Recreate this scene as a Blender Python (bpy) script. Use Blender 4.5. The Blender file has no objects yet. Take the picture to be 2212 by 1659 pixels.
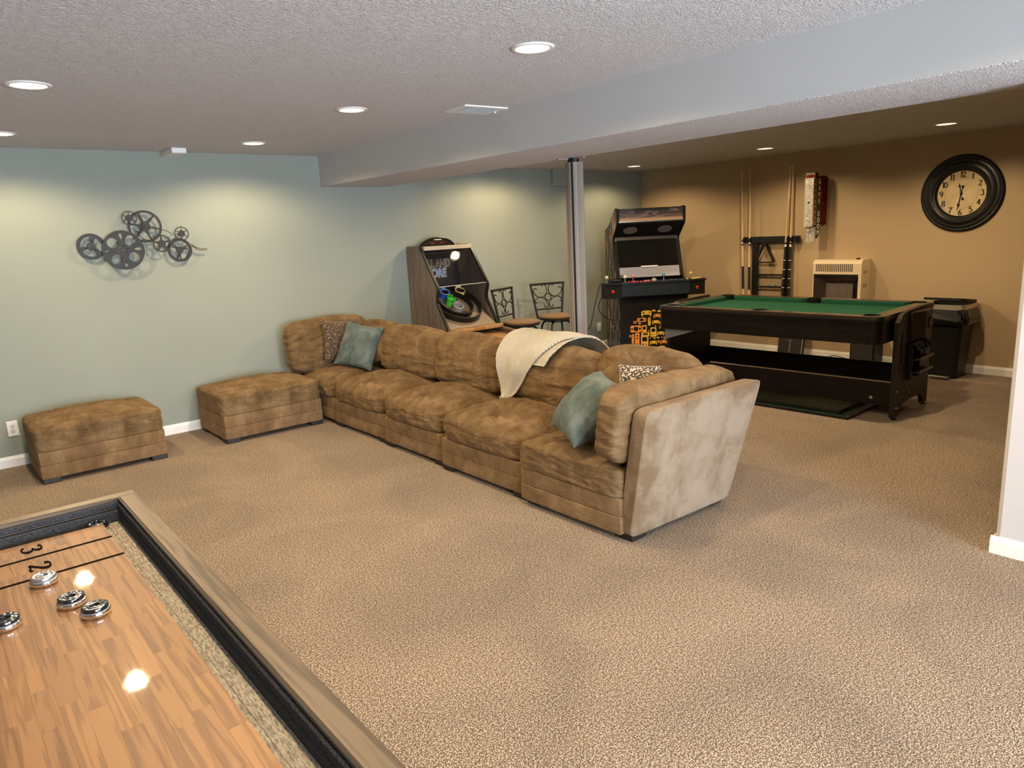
import bpy, bmesh, math, random
from mathutils import Vector, Matrix, noise
from math import pi, sin, cos, radians, sqrt
random.seed(7)
SC = bpy.context.scene
COL = SC.collection

# ------------------------------------------------------------------ camera
cam_d = bpy.data.cameras.new('camera'); cam = bpy.data.objects.new('camera', cam_d); COL.objects.link(cam)
cam_d.sensor_fit = 'HORIZONTAL'; cam_d.sensor_width = 36.0; cam_d.lens = 25.0335
cam_d.clip_start = 0.05; cam_d.clip_end = 60
cr = Vector((0.765571973739469, -0.6414530088231738, -0.04937196062899701))
cu = Vector((0.1721041220080643, 0.13025092221903714, 0.9764296536099892))
cf = Vector((0.6199029958086081, 0.7560242950678157, -0.21011316249755776))
cam.matrix_world = Matrix(((cr.x, cu.x, -cf.x, 0), (cr.y, cu.y, -cf.y, 0), (cr.z, cu.z, -cf.z, 1.55), (0, 0, 0, 1)))
SC.camera = cam
# ------------------------------------------------------------------ exposure
SC.view_settings.view_transform = 'Standard'; SC.view_settings.look = 'None'
SC.view_settings.gamma = 1.0; SC.view_settings.use_curve_mapping = False
SC.view_settings.exposure = 0.12
# ------------------------------------------------------------------ sky outside the window
W = bpy.data.worlds.new('sky'); SC.world = W; W.use_nodes = True
bg = W.node_tree.nodes['Background']; bg.inputs[0].default_value = (0.55, 0.72, 1.0, 1); bg.inputs[1].default_value = 2.0
# ------------------------------------------------------------------ lamps
NEAR_W, FAR_W, MID_W, DAY_W = 66.0, 36.0, 104.0, 150.0
WARM = (1.0, 0.77, 0.46); WARM2 = (1.0, 0.75, 0.44)
CEIL_N, CEIL_F, SOFF = 2.31, 2.23, 2.04
BY, TX = 6.39, 7.635            # far blue wall, tan wall
NEAR_L = [(.56, 4.05), (.58, 5.68), (.60, 2.43), (2.2, 2.43), (2.2, 4.07), (2.2, 5.68), (.58, .78), (2.2, .78)]
FAR_L = [(6.69, 2.40), (6.75, 4.06), (6.80, 5.80), (5.0, 2.40), (5.0, 4.06), (5.0, 5.70)]
def spot(name, x, y, z, w, col, size=2.68, blend=.42, rad=.045):
    l = bpy.data.lights.new(name, 'SPOT'); l.energy = w; l.color = col; l.spot_size = size; l.spot_blend = blend
    l.shadow_soft_size = rad
    o = bpy.data.objects.new(name, l); COL.objects.link(o); o.location = (x, y, z); return o
for (x, y) in NEAR_L: spot('downlight_beam', x, y, CEIL_N - .004, NEAR_W, WARM, 2.74, .46)
for (x, y) in FAR_L: spot('downlight_beam', x, y, CEIL_F - .004, FAR_W if x > 6 else (MID_W if y < 5 else MID_W * .58), WARM2, 2.70 if x > 6 else 3.0, .42)
def area(name, loc, rot, sx, sy, w, col):
    l = bpy.data.lights.new(name, 'AREA'); l.shape = 'RECTANGLE'; l.size = sx; l.size_y = sy; l.energy = w; l.color = col
    o = bpy.data.objects.new(name, l); COL.objects.link(o); o.location = loc; o.rotation_euler = rot; return o
RY = -2.6                        # rear wall, behind the camera
WINS = [(-.32, .16), (.36, .84)] # x ranges of the two tall panes
for (a, b) in WINS:
    area('daylight', ((a + b) / 2, RY - .16, 1.15), (radians(90), 0, 0), b - a, 1.7, DAY_W, (.80, .89, 1.0))
area('daylight', (2.1, RY - .16, 1.05), (radians(90), 0, 0), 1.7, 1.9, 380.0, (.80, .89, 1.0))

# ------------------------------------------------------------------ materials
MATS = {}
def nt(m): return m.node_tree.nodes, m.node_tree.links
def mat(name, col, rough=.6, metal=0., spec=.5, emit=None, estr=0., sheen=0., coat=0., alpha=1.):
    if name in MATS: return MATS[name]
    m = bpy.data.materials.new(name); m.use_nodes = True; MATS[name] = m
    b = m.node_tree.nodes['Principled BSDF']
    b.inputs['Base Color'].default_value = (*col, 1); b.inputs['Roughness'].default_value = rough
    b.inputs['Metallic'].default_value = metal; b.inputs['Specular IOR Level'].default_value = spec
    if emit: b.inputs['Emission Color'].default_value = (*emit, 1); b.inputs['Emission Strength'].default_value = estr
    b.inputs['Sheen Weight'].default_value = sheen; b.inputs['Coat Weight'].default_value = coat
    b.inputs['Coat Roughness'].default_value = .025
    return m
def coords(m, scale=(1, 1, 1), rot=(0, 0, 0), kind='Object'):
    n, l = nt(m); t = n.new('ShaderNodeTexCoord'); mp = n.new('ShaderNodeMapping')
    mp.inputs['Scale'].default_value = scale; mp.inputs['Rotation'].default_value = rot
    l.new(t.outputs[kind], mp.inputs[0]); return mp.outputs[0]
def noise_n(m, vec, scale, detail=2., rough=.5, dist=0.):
    n, l = nt(m); t = n.new('ShaderNodeTexNoise'); t.inputs['Scale'].default_value = scale
    t.inputs['Detail'].default_value = detail; t.inputs['Roughness'].default_value = rough; t.inputs['Distortion'].default_value = dist
    l.new(vec, t.inputs['Vector']); return t.outputs['Fac']
def ramp(m, fac, stops, interp='LINEAR'):
    n, l = nt(m); r = n.new('ShaderNodeValToRGB'); e = r.color_ramp.elements; r.color_ramp.interpolation = interp
    while len(e) < len(stops): e.new(.5)
    for k, (p, c) in enumerate(stops):
        e[k].position = p; e[k].color = (*c, 1) if len(c) == 3 else c
    l.new(fac, r.inputs[0]); return r.outputs[0]
def mixc(m, fac, a, b, mode='MIX'):
    n, l = nt(m); x = n.new('ShaderNodeMix'); x.data_type = 'RGBA'; x.blend_type = mode
    for s, v in ((x.inputs[0], fac), (x.inputs[6], a), (x.inputs[7], b)):
        if hasattr(v, 'is_linked'): l.new(v, s)
        elif isinstance(v, (int, float)): s.default_value = v
        else: s.default_value = (*v, 1)
    return x.outputs[2]
def setcol(m, out): m.node_tree.links.new(out, m.node_tree.nodes['Principled BSDF'].inputs['Base Color'])
def bump(m, h, strength=.3, dist=.01):
    n, l = nt(m); b = n.new('ShaderNodeBump'); b.inputs['Strength'].default_value = strength; b.inputs['Distance'].default_value = dist
    l.new(h, b.inputs['Height']); l.new(b.outputs[0], n['Principled BSDF'].inputs['Normal']); return b

def m_paint(name, col, bs=.06):
    m = mat(name, col, .75, spec=.3); v = coords(m)
    bump(m, noise_n(m, v, 180, 3), bs, .002)
    setcol(m, ramp(m, noise_n(m, v, 1.3, 3), [(.3, tuple(c * .97 for c in col)), (.7, tuple(min(1, c * 1.03) for c in col))])); return m
M_BLUE = m_paint('paint_blue', (.270, .294, .254))
M_TAN = m_paint('paint_tan', (.44, .322, .192))
M_SOFFIT = m_paint('paint_soffit', (.50, .50, .49))
M_PART = m_paint('paint_partition', (.58, .55, .54))
M_TRIM = mat('trim_white', (.80, .78, .74), .35)
def m_ceiling():
    m = mat('ceiling_texture', (.60, .58, .57), .85, spec=.2); v = coords(m, (1, 1.6, 1))
    a = noise_n(m, v, 24, 3, .6, 2.6); b = noise_n(m, v, 70, 2, .5, 1.5)
    n, l = nt(m); mx = n.new('ShaderNodeMath'); mx.operation = 'ADD'; l.new(a, mx.inputs[0])
    m2 = n.new('ShaderNodeMath'); m2.operation = 'MULTIPLY'; m2.inputs[1].default_value = .5; l.new(b, m2.inputs[0]); l.new(m2.outputs[0], mx.inputs[1])
    r = ramp(m, mx.outputs[0], [(.55, (0, 0, 0)), (.95, (1, 1, 1))])
    bump(m, r, .75, .018)
    setcol(m, ramp(m, mx.outputs[0], [(.5, (.66, .63, .63)), (1., (.76, .73, .73))])); return m
M_CEIL = m_ceiling()
def m_carpet():
    m = mat('carpet', (.3, .2, .12), .95, spec=.1, sheen=.25); v = coords(m)
    a = noise_n(m, v, 215, 2., .6); b = noise_n(m, v, 95, 1.5, .6); big = noise_n(m, v, 1.5, 4, .55, .6)
    n, l = nt(m)
    mx = n.new('ShaderNodeMix'); mx.inputs[0].default_value = .22; l.new(a, mx.inputs[2]); l.new(b, mx.inputs[3])
    c = ramp(m, mx.outputs[0], [(.42, (.050, .024, .009)), (.475, (.18, .107, .053)), (.525, (.38, .250, .140)), (.575, (.80, .605, .42))])
    c2 = mixc(m, 1., c, ramp(m, big, [(.35, (.80, .79, .78)), (.65, (1.08, 1.08, 1.08))]), 'MULTIPLY')
    setcol(m, c2); bump(m, mx.outputs[0], 1.0, .02); return m
M_CARPET = m_carpet()
def m_suede(name, dark, lite, pale, amount=.5, crease=.5):
    m = mat(name, lite, .85, spec=.15, sheen=.45); v = coords(m)
    m.node_tree.nodes['Principled BSDF'].inputs['Sheen Roughness'].default_value = .45
    m.node_tree.nodes['Principled BSDF'].inputs['Sheen Tint'].default_value = (*pale, 1)
    a = noise_n(m, v, 5.5, 6, .62, .7); f = noise_n(m, v, 420, 2)
    st = noise_n(m, coords(m, (1, .7, .35)), 16, 4, .6, .5)
    c = ramp(m, a, [(.34, dark), (.50, lite), (.68, pale)])
    c = mixc(m, amount, lite, c)
    c = mixc(m, .55, c, mixc(m, 1., c, ramp(m, st, [(.36, (.70, .68, .65)), (.52, (1, 1, 1)), (.66, (1.28, 1.27, 1.25))]), 'MULTIPLY'))
    setcol(m, c)
    fold = ramp(m, noise_n(m, coords(m, (.8, .5, 1.9)), 6.5, 2, .45, .9), [(.38, (1, 1, 1)), (.49, (.25, .25, .25)), (.51, (.25, .25, .25)), (.62, (1, 1, 1))], 'EASE')
    h = mixc(m, .10, fold, noise_n(m, v, 22, 4, .55, .6)); h = mixc(m, .05, h, f)
    bump(m, h, crease, .03); return m
M_SUEDE = m_suede('brown_suede', (.125, .072, .032), (.185, .112, .054), (.275, .18, .10), .7, .08)
M_SUEDE_D = m_suede('brown_suede_cushion', (.098, .057, .024), (.152, .093, .043), (.240, .156, .082), .75, .26)
def m_suede_panel():  # brown suede made paler: daylight and nap sheen put into the colour
    m = m_suede('suede_panel_daylit', (.20, .13, .075), (.30, .22, .15), (.36, .28, .21), .8, .06); v = coords(m, (1, 1, .8))
    n = noise_n(m, v, 6.0, 8, .68, .25)
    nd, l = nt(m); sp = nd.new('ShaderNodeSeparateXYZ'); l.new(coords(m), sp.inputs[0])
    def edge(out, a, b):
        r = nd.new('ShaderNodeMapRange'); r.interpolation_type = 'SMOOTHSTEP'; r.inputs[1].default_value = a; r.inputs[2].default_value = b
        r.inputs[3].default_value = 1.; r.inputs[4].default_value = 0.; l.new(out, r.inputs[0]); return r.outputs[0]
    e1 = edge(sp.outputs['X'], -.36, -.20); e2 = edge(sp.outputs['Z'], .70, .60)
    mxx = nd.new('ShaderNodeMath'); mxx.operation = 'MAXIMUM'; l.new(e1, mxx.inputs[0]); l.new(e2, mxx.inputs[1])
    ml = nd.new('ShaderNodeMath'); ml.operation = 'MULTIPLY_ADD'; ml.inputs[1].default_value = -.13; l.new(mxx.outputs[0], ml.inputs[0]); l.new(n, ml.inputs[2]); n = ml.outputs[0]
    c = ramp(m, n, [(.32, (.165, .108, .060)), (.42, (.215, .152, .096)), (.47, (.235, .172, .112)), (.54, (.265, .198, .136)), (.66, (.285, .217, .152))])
    setcol(m, c); return m
M_PANEL_DAYLIT = m_suede_panel()
M_SUEDE_B = m_suede('blue_suede', (.060, .080, .078), (.095, .120, .115), (.165, .20, .195), .8, .12)
M_BLACK = mat('black_plastic', (.006, .006, .0065), .45, spec=.3)
M_BLACK_S = mat('black_satin', (.008, .0075, .007), .32, spec=.4)
M_CHROME = mat('chrome', (.85, .85, .86), .08, 1.)
M_STEEL = mat('brushed_steel', (.62, .58, .52), .3, 1.)
M_DARKMETAL = mat('dark_iron', (.018, .015, .013), .42, .4)
M_WHITEP = mat('white_plastic', (.80, .79, .77), .35)
M_FOOT = mat('dark_foot', (.012, .008, .006), .5)
def m_leopard(name, ground, sc, th):
    m = mat(name, ground, .8, sheen=.2); v = coords(m, (1, 1, 1)); n, l = nt(m)
    dn = noise_n(m, v, 30, 2)
    vo = n.new('ShaderNodeTexVoronoi'); vo.inputs['Scale'].default_value = sc; vo.inputs['Randomness'].default_value = .9
    ad = n.new('ShaderNodeVectorMath'); ad.operation = 'MULTIPLY_ADD'; ad.inputs[1].default_value = (.02, .02, .02)
    l.new(dn, ad.inputs[0]); l.new(v, ad.inputs[2]); l.new(ad.outputs[0], vo.inputs['Vector'])
    setcol(m, ramp(m, vo.outputs['Distance'], [(th * .35, (.17, .085, .035)), (th * .55, (.012, .008, .006)), (th, (.012, .008, .006)), (th * 1.18, ground)])); return m
M_LEO1 = m_leopard('leopard_brown', (.27, .165, .09), 105, .60)
M_LEO2 = m_leopard('leopard_white', (.52, .44, .35), 80, .52)
def m_wood(name, dark, lite, axis='Y', sc=9., rough=.5, coat=0., stretch=14., rnd=False, fine=60.):
    m = mat(name, lite, rough, coat=coat)
    s = {'X': (1 / stretch * 8, 8, 8), 'Y': (8, 1 / stretch * 8, 8), 'Z': (8, 8, 1 / stretch * 8)}[axis]
    v = coords(m, s); n, l = nt(m)
    if rnd:
        oi = n.new('ShaderNodeObjectInfo'); ad = n.new('ShaderNodeVectorMath'); ad.operation = 'ADD'
        mu = n.new('ShaderNodeVectorMath'); mu.operation = 'SCALE'; mu.inputs['Scale'].default_value = 40.
        cx = n.new('ShaderNodeCombineXYZ')
        for k in range(3): l.new(oi.outputs['Random'], cx.inputs[k])
        l.new(cx.outputs[0], mu.inputs[0]); l.new(v, ad.inputs[0]); l.new(mu.outputs[0], ad.inputs[1]); v = ad.outputs[0]
    a = noise_n(m, v, sc / 8 * 3, 3, .55, .35); f = noise_n(m, v, fine / 8 * 2, 2, .6, .4)
    w = n.new('ShaderNodeMath'); w.operation = 'MULTIPLY'; w.inputs[1].default_value = 26.; l.new(a, w.inputs[0])
    s_ = n.new('ShaderNodeMath'); s_.operation = 'SINE'; l.new(w.outputs[0], s_.inputs[0])
    mr = n.new('ShaderNodeMapRange'); mr.inputs[1].default_value = -1.; l.new(s_.outputs[0], mr.inputs[0])
    mx = n.new('ShaderNodeMix'); mx.inputs[0].default_value = .45; l.new(mr.outputs[0], mx.inputs[2]); l.new(f, mx.inputs[3])
    c = ramp(m, mx.outputs[0], [(.22, dark), (.62, lite)])
    if rnd:
        k = ramp(m, oi.outputs['Random'], [(0., (.82, .78, .74)), (.5, (.98, .97, .95)), (1., (1.12, 1.12, 1.08))])
        c = mixc(m, 1., c, k, 'MULTIPLY')
    setcol(m, c); bump(m, f, .06, .002); return m
M_RAIL = m_wood('rail_oak', (.065, .042, .025), (.150, .102, .062), 'Y', 9, .42, stretch=26)
M_RAILX = m_wood('rail_oak_cross', (.065, .042, .025), (.150, .102, .062), 'X', 9, .42, stretch=26)
M_PLANK = m_wood('maple_strip', (.205, .092, .027), (.320, .156, .052), 'Y', 11, .5, coat=1., fine=110., stretch=22, rnd=True)
M_SKEE = m_wood('grey_oak', (.120, .088, .068), (.178, .135, .105), 'Z', 8, .5, stretch=16)
M_LANE = m_wood('lane_maple', (.26, .135, .05), (.42, .24, .10), 'Y', 6, .35)
M_POOLW = m_wood('espresso_wood', (.003, .0022, .002), (.007, .005, .004), 'Y', 8, .42)
M_POOLP = m_wood('espresso_panel', (.007, .0045, .003), (.016, .0105, .0065), 'Z', 8, .45)
M_CUEW = m_wood('cue_maple', (.58, .38, .18), (.76, .55, .32), 'Z', 6, .3, coat=.4)
def m_felt(name, dark, lite, sc=300, stretch=(1, 1, 1)):
    m = mat(name, lite, .95, spec=.1); v = coords(m, stretch)
    a = noise_n(m, v, sc, 3, .6)
    setcol(m, ramp(m, a, [(.36, dark), (.64, lite)])); bump(m, a, .5, .004); return m
for q in (M_POOLW, M_POOLP, M_SKEE): q.node_tree.nodes['Principled BSDF'].inputs['Specular IOR Level'].default_value = .22
M_GREEN = m_felt('green_felt', (.012, .064, .034), (.015, .078, .042))
M_GUTTER = m_felt('grey_gutter_felt', (.19, .16, .12), (.50, .44, .34), 330, (1, .22, 1))
M_GUTW = m_felt('charcoal_felt', (.016, .017, .020), (.085, .085, .09), 420)
def m_emit(name, col, s):
    m = mat(name, col, emit=col, estr=s); return m
M_BULB = m_emit('lamp_glow', (1., .86, .62), 14.)
def m_glass():
    m = bpy.data.materials.new('pane_glass'); m.use_nodes = True; MATS['pane_glass'] = m; n, l = nt(m); n.clear()
    o = n.new('ShaderNodeOutputMaterial'); t = n.new('ShaderNodeBsdfTransparent'); g = n.new('ShaderNodeBsdfGlossy')
    t.inputs[0].default_value = (.93, .94, .95, 1); g.inputs['Roughness'].default_value = .02
    f = n.new('ShaderNodeFresnel'); f.inputs[0].default_value = 1.5; x = n.new('ShaderNodeMixShader')
    l.new(f.outputs[0], x.inputs[0]); l.new(t.outputs[0], x.inputs[1]); l.new(g.outputs[0], x.inputs[2]); l.new(x.outputs[0], o.inputs[0]); return m
M_GLASS = m_glass()

# ------------------------------------------------------------------ geometry helpers
class MB:
    def __init__(s): s.v = []; s.f = []; s.mi = []
    def add(s, vs, fs, M=None, k=0):
        n = len(s.v)
        s.v += [tuple(M @ Vector(p)) if M is not None else tuple(p) for p in vs]
        s.f += [tuple(i + n for i in f) for f in fs]; s.mi += [k] * len(fs); return s
    def box(s, x0, x1, y0, y1, z0, z1, M=None, k=0, b=0.):
        if x0 > x1: x0, x1 = x1, x0
        if y0 > y1: y0, y1 = y1, y0
        if z0 > z1: z0, z1 = z1, z0
        b = min(b, (x1 - x0) * .45, (y1 - y0) * .45, (z1 - z0) * .45)
        if b <= 0:
            vs = [(x, y, z) for z in (z0, z1) for y in (y0, y1) for x in (x0, x1)]
            return s.add(vs, [(0, 2, 3, 1), (4, 5, 7, 6), (0, 1, 5, 4), (2, 6, 7, 3), (0, 4, 6, 2), (1, 3, 7, 5)], M, k)
        vs = []; fs = []; ix = {}
        for a in (0, 1):
            for c in (0, 1):
                for d in (0, 1):
                    X, Y, Z = (x0, x1)[a], (y0, y1)[c], (z0, z1)[d]
                    ax, ay, az = (b if a == 0 else -b), (b if c == 0 else -b), (b if d == 0 else -b)
                    for t, P in (('x', (X, Y + ay, Z + az)), ('y', (X + ax, Y, Z + az)), ('z', (X + ax, Y + ay, Z))):
                        ix[(a, c, d, t)] = len(vs); vs.append(P)
        I = lambda a, c, d, t: ix[(a, c, d, t)]
        for a in (0, 1):
            q = [I(a, 0, 0, 'x'), I(a, 1, 0, 'x'), I(a, 1, 1, 'x'), I(a, 0, 1, 'x')]; fs.append(q if a else q[::-1])
            q = [I(0, a, 0, 'y'), I(1, a, 0, 'y'), I(1, a, 1, 'y'), I(0, a, 1, 'y')]; fs.append(q[::-1] if a else q)
            q = [I(0, 0, a, 'z'), I(1, 0, a, 'z'), I(1, 1, a, 'z'), I(0, 1, a, 'z')]; fs.append(q if a else q[::-1])
        for a in (0, 1):
            for c in (0, 1):
                fs.append([I(a, c, 0, 'x'), I(a, c, 1, 'x'), I(a, c, 1, 'y'), I(a, c, 0, 'y')][:: 1 if a != c else -1])
                fs.append([I(a, 0, c, 'x'), I(a, 1, c, 'x'), I(a, 1, c, 'z'), I(a, 0, c, 'z')][:: -1 if a != c else 1])
                fs.append([I(0, a, c, 'y'), I(1, a, c, 'y'), I(1, a, c, 'z'), I(0, a, c, 'z')][:: 1 if a != c else -1])
                for d in (0, 1): fs.append([I(a, c, d, 'x'), I(a, c, d, 'y'), I(a, c, d, 'z')])
        return s.add(vs, fs, M, k)
    def lathe(s, prof, n=24, M=None, k=0, cap=True):
        vs = [(r * cos(2 * pi * i / n), r * sin(2 * pi * i / n), z) for (r, z) in prof for i in range(n)]
        fs = [(j * n + i, j * n + (i + 1) % n, (j + 1) * n + (i + 1) % n, (j + 1) * n + i) for j in range(len(prof) - 1) for i in range(n)]
        if cap:
            fs.append(tuple(range(n))[::-1]); fs.append(tuple((len(prof) - 1) * n + i for i in range(n)))
        return s.add(vs, fs, M, k)
    def tube(s, pts, r, n=8, M=None, k=0, closed=False):
        pts = [Vector(p) for p in pts]; m = len(pts); vs = []; fs = []
        rr = r if isinstance(r, (list, tuple)) else [r] * m
        prev = None
        for i, p in enumerate(pts):
            if closed: t = pts[(i + 1) % m] - pts[i - 1]
            else: t = pts[min(i + 1, m - 1)] - pts[max(i - 1, 0)]
            t.normalize()
            if prev is None:
                a = Vector((0, 0, 1)) if abs(t.z) < .9 else Vector((1, 0, 0)); u = t.cross(a).normalized()
            else:
                u = prev - t * prev.dot(t); u = u.normalized() if u.length > 1e-6 else t.orthogonal().normalized()
            prev = u; w = t.cross(u)
            for j in range(n):
                an = 2 * pi * j / n; vs.append(tuple(p + (u * cos(an) + w * sin(an)) * rr[i]))
        for i in range(m if closed else m - 1):
            for j in range(n):
                a = i * n; b = ((i + 1) % m) * n
                fs.append((a + j, b + j, b + (j + 1) % n, a + (j + 1) % n)[::-1])
        if not closed:
            fs.append(tuple(range(n))); fs.append(tuple((m - 1) * n + j for j in range(n))[::-1])
        return s.add(vs, fs, M, k)
    def prism(s, poly, z0, z1, M=None, k=0):
        n = len(poly); vs = [(x, y, z0) for x, y in poly] + [(x, y, z1) for x, y in poly]
        fs = [tuple(range(n))[::-1], tuple(range(n, 2 * n))] + [(i, (i + 1) % n, n + (i + 1) % n, n + i) for i in range(n)]
        return s.add(vs, fs, M, k)
    def plate(s, outer, holes, z0, z1, M=None, k=0):
        bm = bmesh.new(); es = []
        for lp in [outer] + holes:
            vv = [bm.verts.new((x, y, z0)) for x, y in lp]
            es += [bm.edges.new((vv[i], vv[(i + 1) % len(vv)])) for i in range(len(vv))]
        bmesh.ops.triangle_fill(bm, use_beauty=True, edges=es)
        if z1 != z0:
            g = bmesh.ops.extrude_face_region(bm, geom=bm.faces[:])
            for e in g['geom']:
                if isinstance(e, bmesh.types.BMVert): e.co.z = z1
        bmesh.ops.recalc_face_normals(bm, faces=bm.faces[:]); bm.verts.index_update()
        s.add([v.co[:] for v in bm.verts], [tuple(v.index for v in f.verts) for f in bm.faces], M, k); bm.free(); return s
    def sphere(s, c, r, n=12, M=None, k=0, sz=1.):
        prof = [(max(1e-4, r * sin(pi * i / n)), -r * cos(pi * i / n) * sz) for i in range(n + 1)]
        T = Matrix.Translation(c)
        return s.lathe(prof, n * 2 if n < 10 else 20, (M @ T) if M is not None else T, k, cap=False)
def T(x=0, y=0, z=0): return Matrix.Translation((x, y, z))
def RX(a): return Matrix.Rotation(a, 4, 'X')
def RYm(a): return Matrix.Rotation(a, 4, 'Y')
def RZ(a): return Matrix.Rotation(a, 4, 'Z')
def circ(cx, cy, r, n=32, ry=None, rot=0., a0=0.):
    ry = r if ry is None else ry; o = []
    for i in range(n):
        a = 2 * pi * i / n + a0; x, y = r * cos(a), ry * sin(a)
        o.append((cx + x * cos(rot) - y * sin(rot), cy + x * sin(rot) + y * cos(rot)))
    return o
def rrect(x0, x1, y0, y1, r, n=6):
    o = []
    for (cx, cy, a) in ((x1 - r, y1 - r, 0), (x0 + r, y1 - r, 90), (x0 + r, y0 + r, 180), (x1 - r, y0 + r, 270)):
        for i in range(n + 1):
            t = radians(a + 90 * i / n); o.append((cx + r * cos(t), cy + r * sin(t)))
    return o
def obj(name, mb, m, parent=None, smooth=False, loc=None, fix=True):
    me = bpy.data.meshes.new(name); me.from_pydata(mb.v, [], mb.f)
    ms = m if isinstance(m, (list, tuple)) else [m]
    for x in ms: me.materials.append(x)
    if len(ms) > 1: me.polygons.foreach_set('material_index', mb.mi)
    if fix:
        bm = bmesh.new(); bm.from_mesh(me); bmesh.ops.recalc_face_normals(bm, faces=bm.faces[:]); bm.to_mesh(me); bm.free()
    if smooth:
        me.polygons.foreach_set('use_smooth', [True] * len(me.polygons))
        try: me.set_sharp_from_angle(angle=radians(smooth if smooth is not True else 40))
        except Exception: pass
    o = bpy.data.objects.new(name, me); COL.objects.link(o)
    if parent is not None: o.parent = parent
    if loc: o.location = loc
    return o
def thing(name, label, cat, loc=(0, 0, 0), rz=0., group=None):
    o = bpy.data.objects.new(name, None); COL.objects.link(o); o.empty_display_size = .1
    o.location = loc; o.rotation_euler = (0, 0, rz); tag(o, label, cat, group); return o
def tag(o, label, cat, group=None):
    o['label'] = label; o['category'] = cat
    if group: o['group'] = group
    return o
def struct(name, mb, m, parent=None, smooth=False):
    o = obj(name, mb, m, parent, smooth)
    if parent is None: o['kind'] = 'structure'
    return o
def dup(root, loc, rz, label, group=None):
    r = root.copy(); COL.objects.link(r); r.location = loc; r.rotation_euler = (0, 0, rz); r['label'] = label
    if group: r['group'] = group
    for ch in list(root.children):
        c = ch.copy(); COL.objects.link(c); c.parent = r
        for g in ch.children:
            d = g.copy(); COL.objects.link(d); d.parent = c
    return r
def text_mesh(txt, size, M, ext=.0008, spacing=1., bold=0., align='CENTER'):
    cu_ = bpy.data.curves.new('lettering', 'FONT'); cu_.body = txt; cu_.size = size; cu_.extrude = ext; cu_.offset = bold
    cu_.align_x = align; cu_.align_y = 'CENTER'; cu_.space_character = spacing; cu_.resolution_u = 4
    o = bpy.data.objects.new('lettering', cu_); COL.objects.link(o)
    me = o.to_mesh(); mb = MB(); mb.add([v.co[:] for v in me.vertices], [tuple(p.vertices) for p in me.polygons], M)
    o.to_mesh_clear(); bpy.data.objects.remove(o); bpy.data.curves.remove(cu_); return mb
# broad-nib digits: centre lines in a 0..0.6 x 0..1 box
DIG = {
 '0': [[(.30, 1), (.10, .80), (.06, .5), (.10, .2), (.30, 0), (.50, .2), (.54, .5), (.50, .8), (.30, 1)]],
 '1': [[(.18, .86), (.32, 1), (.32, .5), (.32, 0)]],
 '2': [[(.08, .74), (.14, .94), (.32, 1), (.50, .88), (.48, .62), (.28, .34), (.06, .02)], [(.06, .03), (.26, .07), (.42, .0), (.56, .12)]],
 '3': [[(.08, .84), (.20, .98), (.38, .98), (.50, .80), (.40, .60), (.24, .54)], [(.24, .54), (.44, .50), (.54, .28), (.42, .05), (.22, 0), (.06, .14)]],
 '4': [[(.42, 0), (.42, .5), (.42, 1)], [(.42, 1), (.22, .62), (.04, .30), (.30, .28), (.58, .30)]],
 '5': [[(.52, .98), (.32, .96), (.16, .98), (.13, .58), (.32, .62), (.50, .48), (.52, .25), (.38, .03), (.2, 0), (.06, .12)]],
 '6': [[(.48, .95), (.28, .90), (.12, .62), (.07, .30), (.16, .06), (.34, 0), (.52, .14), (.52, .40), (.34, .54), (.14, .42), (.08, .28)]],
 '7': [[(.06, .84), (.10, .98), (.32, .93), (.56, .99), (.40, .62), (.26, .3), (.22, 0)]],
 '8': [[(.30, .54), (.12, .68), (.14, .90), (.30, 1), (.46, .90), (.48, .68), (.30, .54), (.08, .36), (.08, .12), (.30, 0), (.52, .12), (.52, .36), (.30, .54)]],
 '9': [[(.12, .05), (.32, .10), (.48, .38), (.53, .70), (.44, .94), (.26, 1), (.08, .86), (.08, .60), (.26, .46), (.46, .58), (.52, .72)]]}
def smooth_line(p, n=6):
    o = []
    P = [p[0]] + list(p) + [p[-1]]
    for i in range(1, len(P) - 2):
        for k in range(n):
            t = k / n; a, b, c, d = P[i - 1], P[i], P[i + 1], P[i + 2]
            o.append(tuple(.5 * (2 * b[j] + (c[j] - a[j]) * t + (2 * a[j] - 5 * b[j] + 4 * c[j] - d[j]) * t * t + (3 * b[j] - a[j] - 3 * c[j] + d[j]) * t ** 3) for j in range(len(b))))
    o.append(tuple(p[-1])); return o
def digit(mb, ch, size, M, thin=.035, fat=.13, z=.0006):
    for st in DIG[ch]:
        p = smooth_line(st, 5); vs = []; fs = []
        for i, q in enumerate(p):
            a = p[max(0, i - 1)]; b = p[min(len(p) - 1, i + 1)]; dx, dy = b[0] - a[0], b[1] - a[1]; L = math.hypot(dx, dy) or 1
            w = thin + (fat - thin) * abs(dy / L) ** 1.5; nx, ny = -dy / L * w / 2, dx / L * w / 2
            if abs(nx) < thin / 2: nx = thin / 2 * (1 if nx >= 0 else -1)
            vs += [((q[0] + nx - .3) * size, (q[1] + ny - .5) * size, z), ((q[0] - nx - .3) * size, (q[1] - ny - .5) * size, z)]
        fs = [(2 * i, 2 * i + 1, 2 * i + 3, 2 * i + 2) for i in range(len(p) - 1)]
        mb.add(vs, fs, M)
def fn(x, y, z, s): return noise.noise(Vector((x * s, y * s, z * s)))
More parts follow.
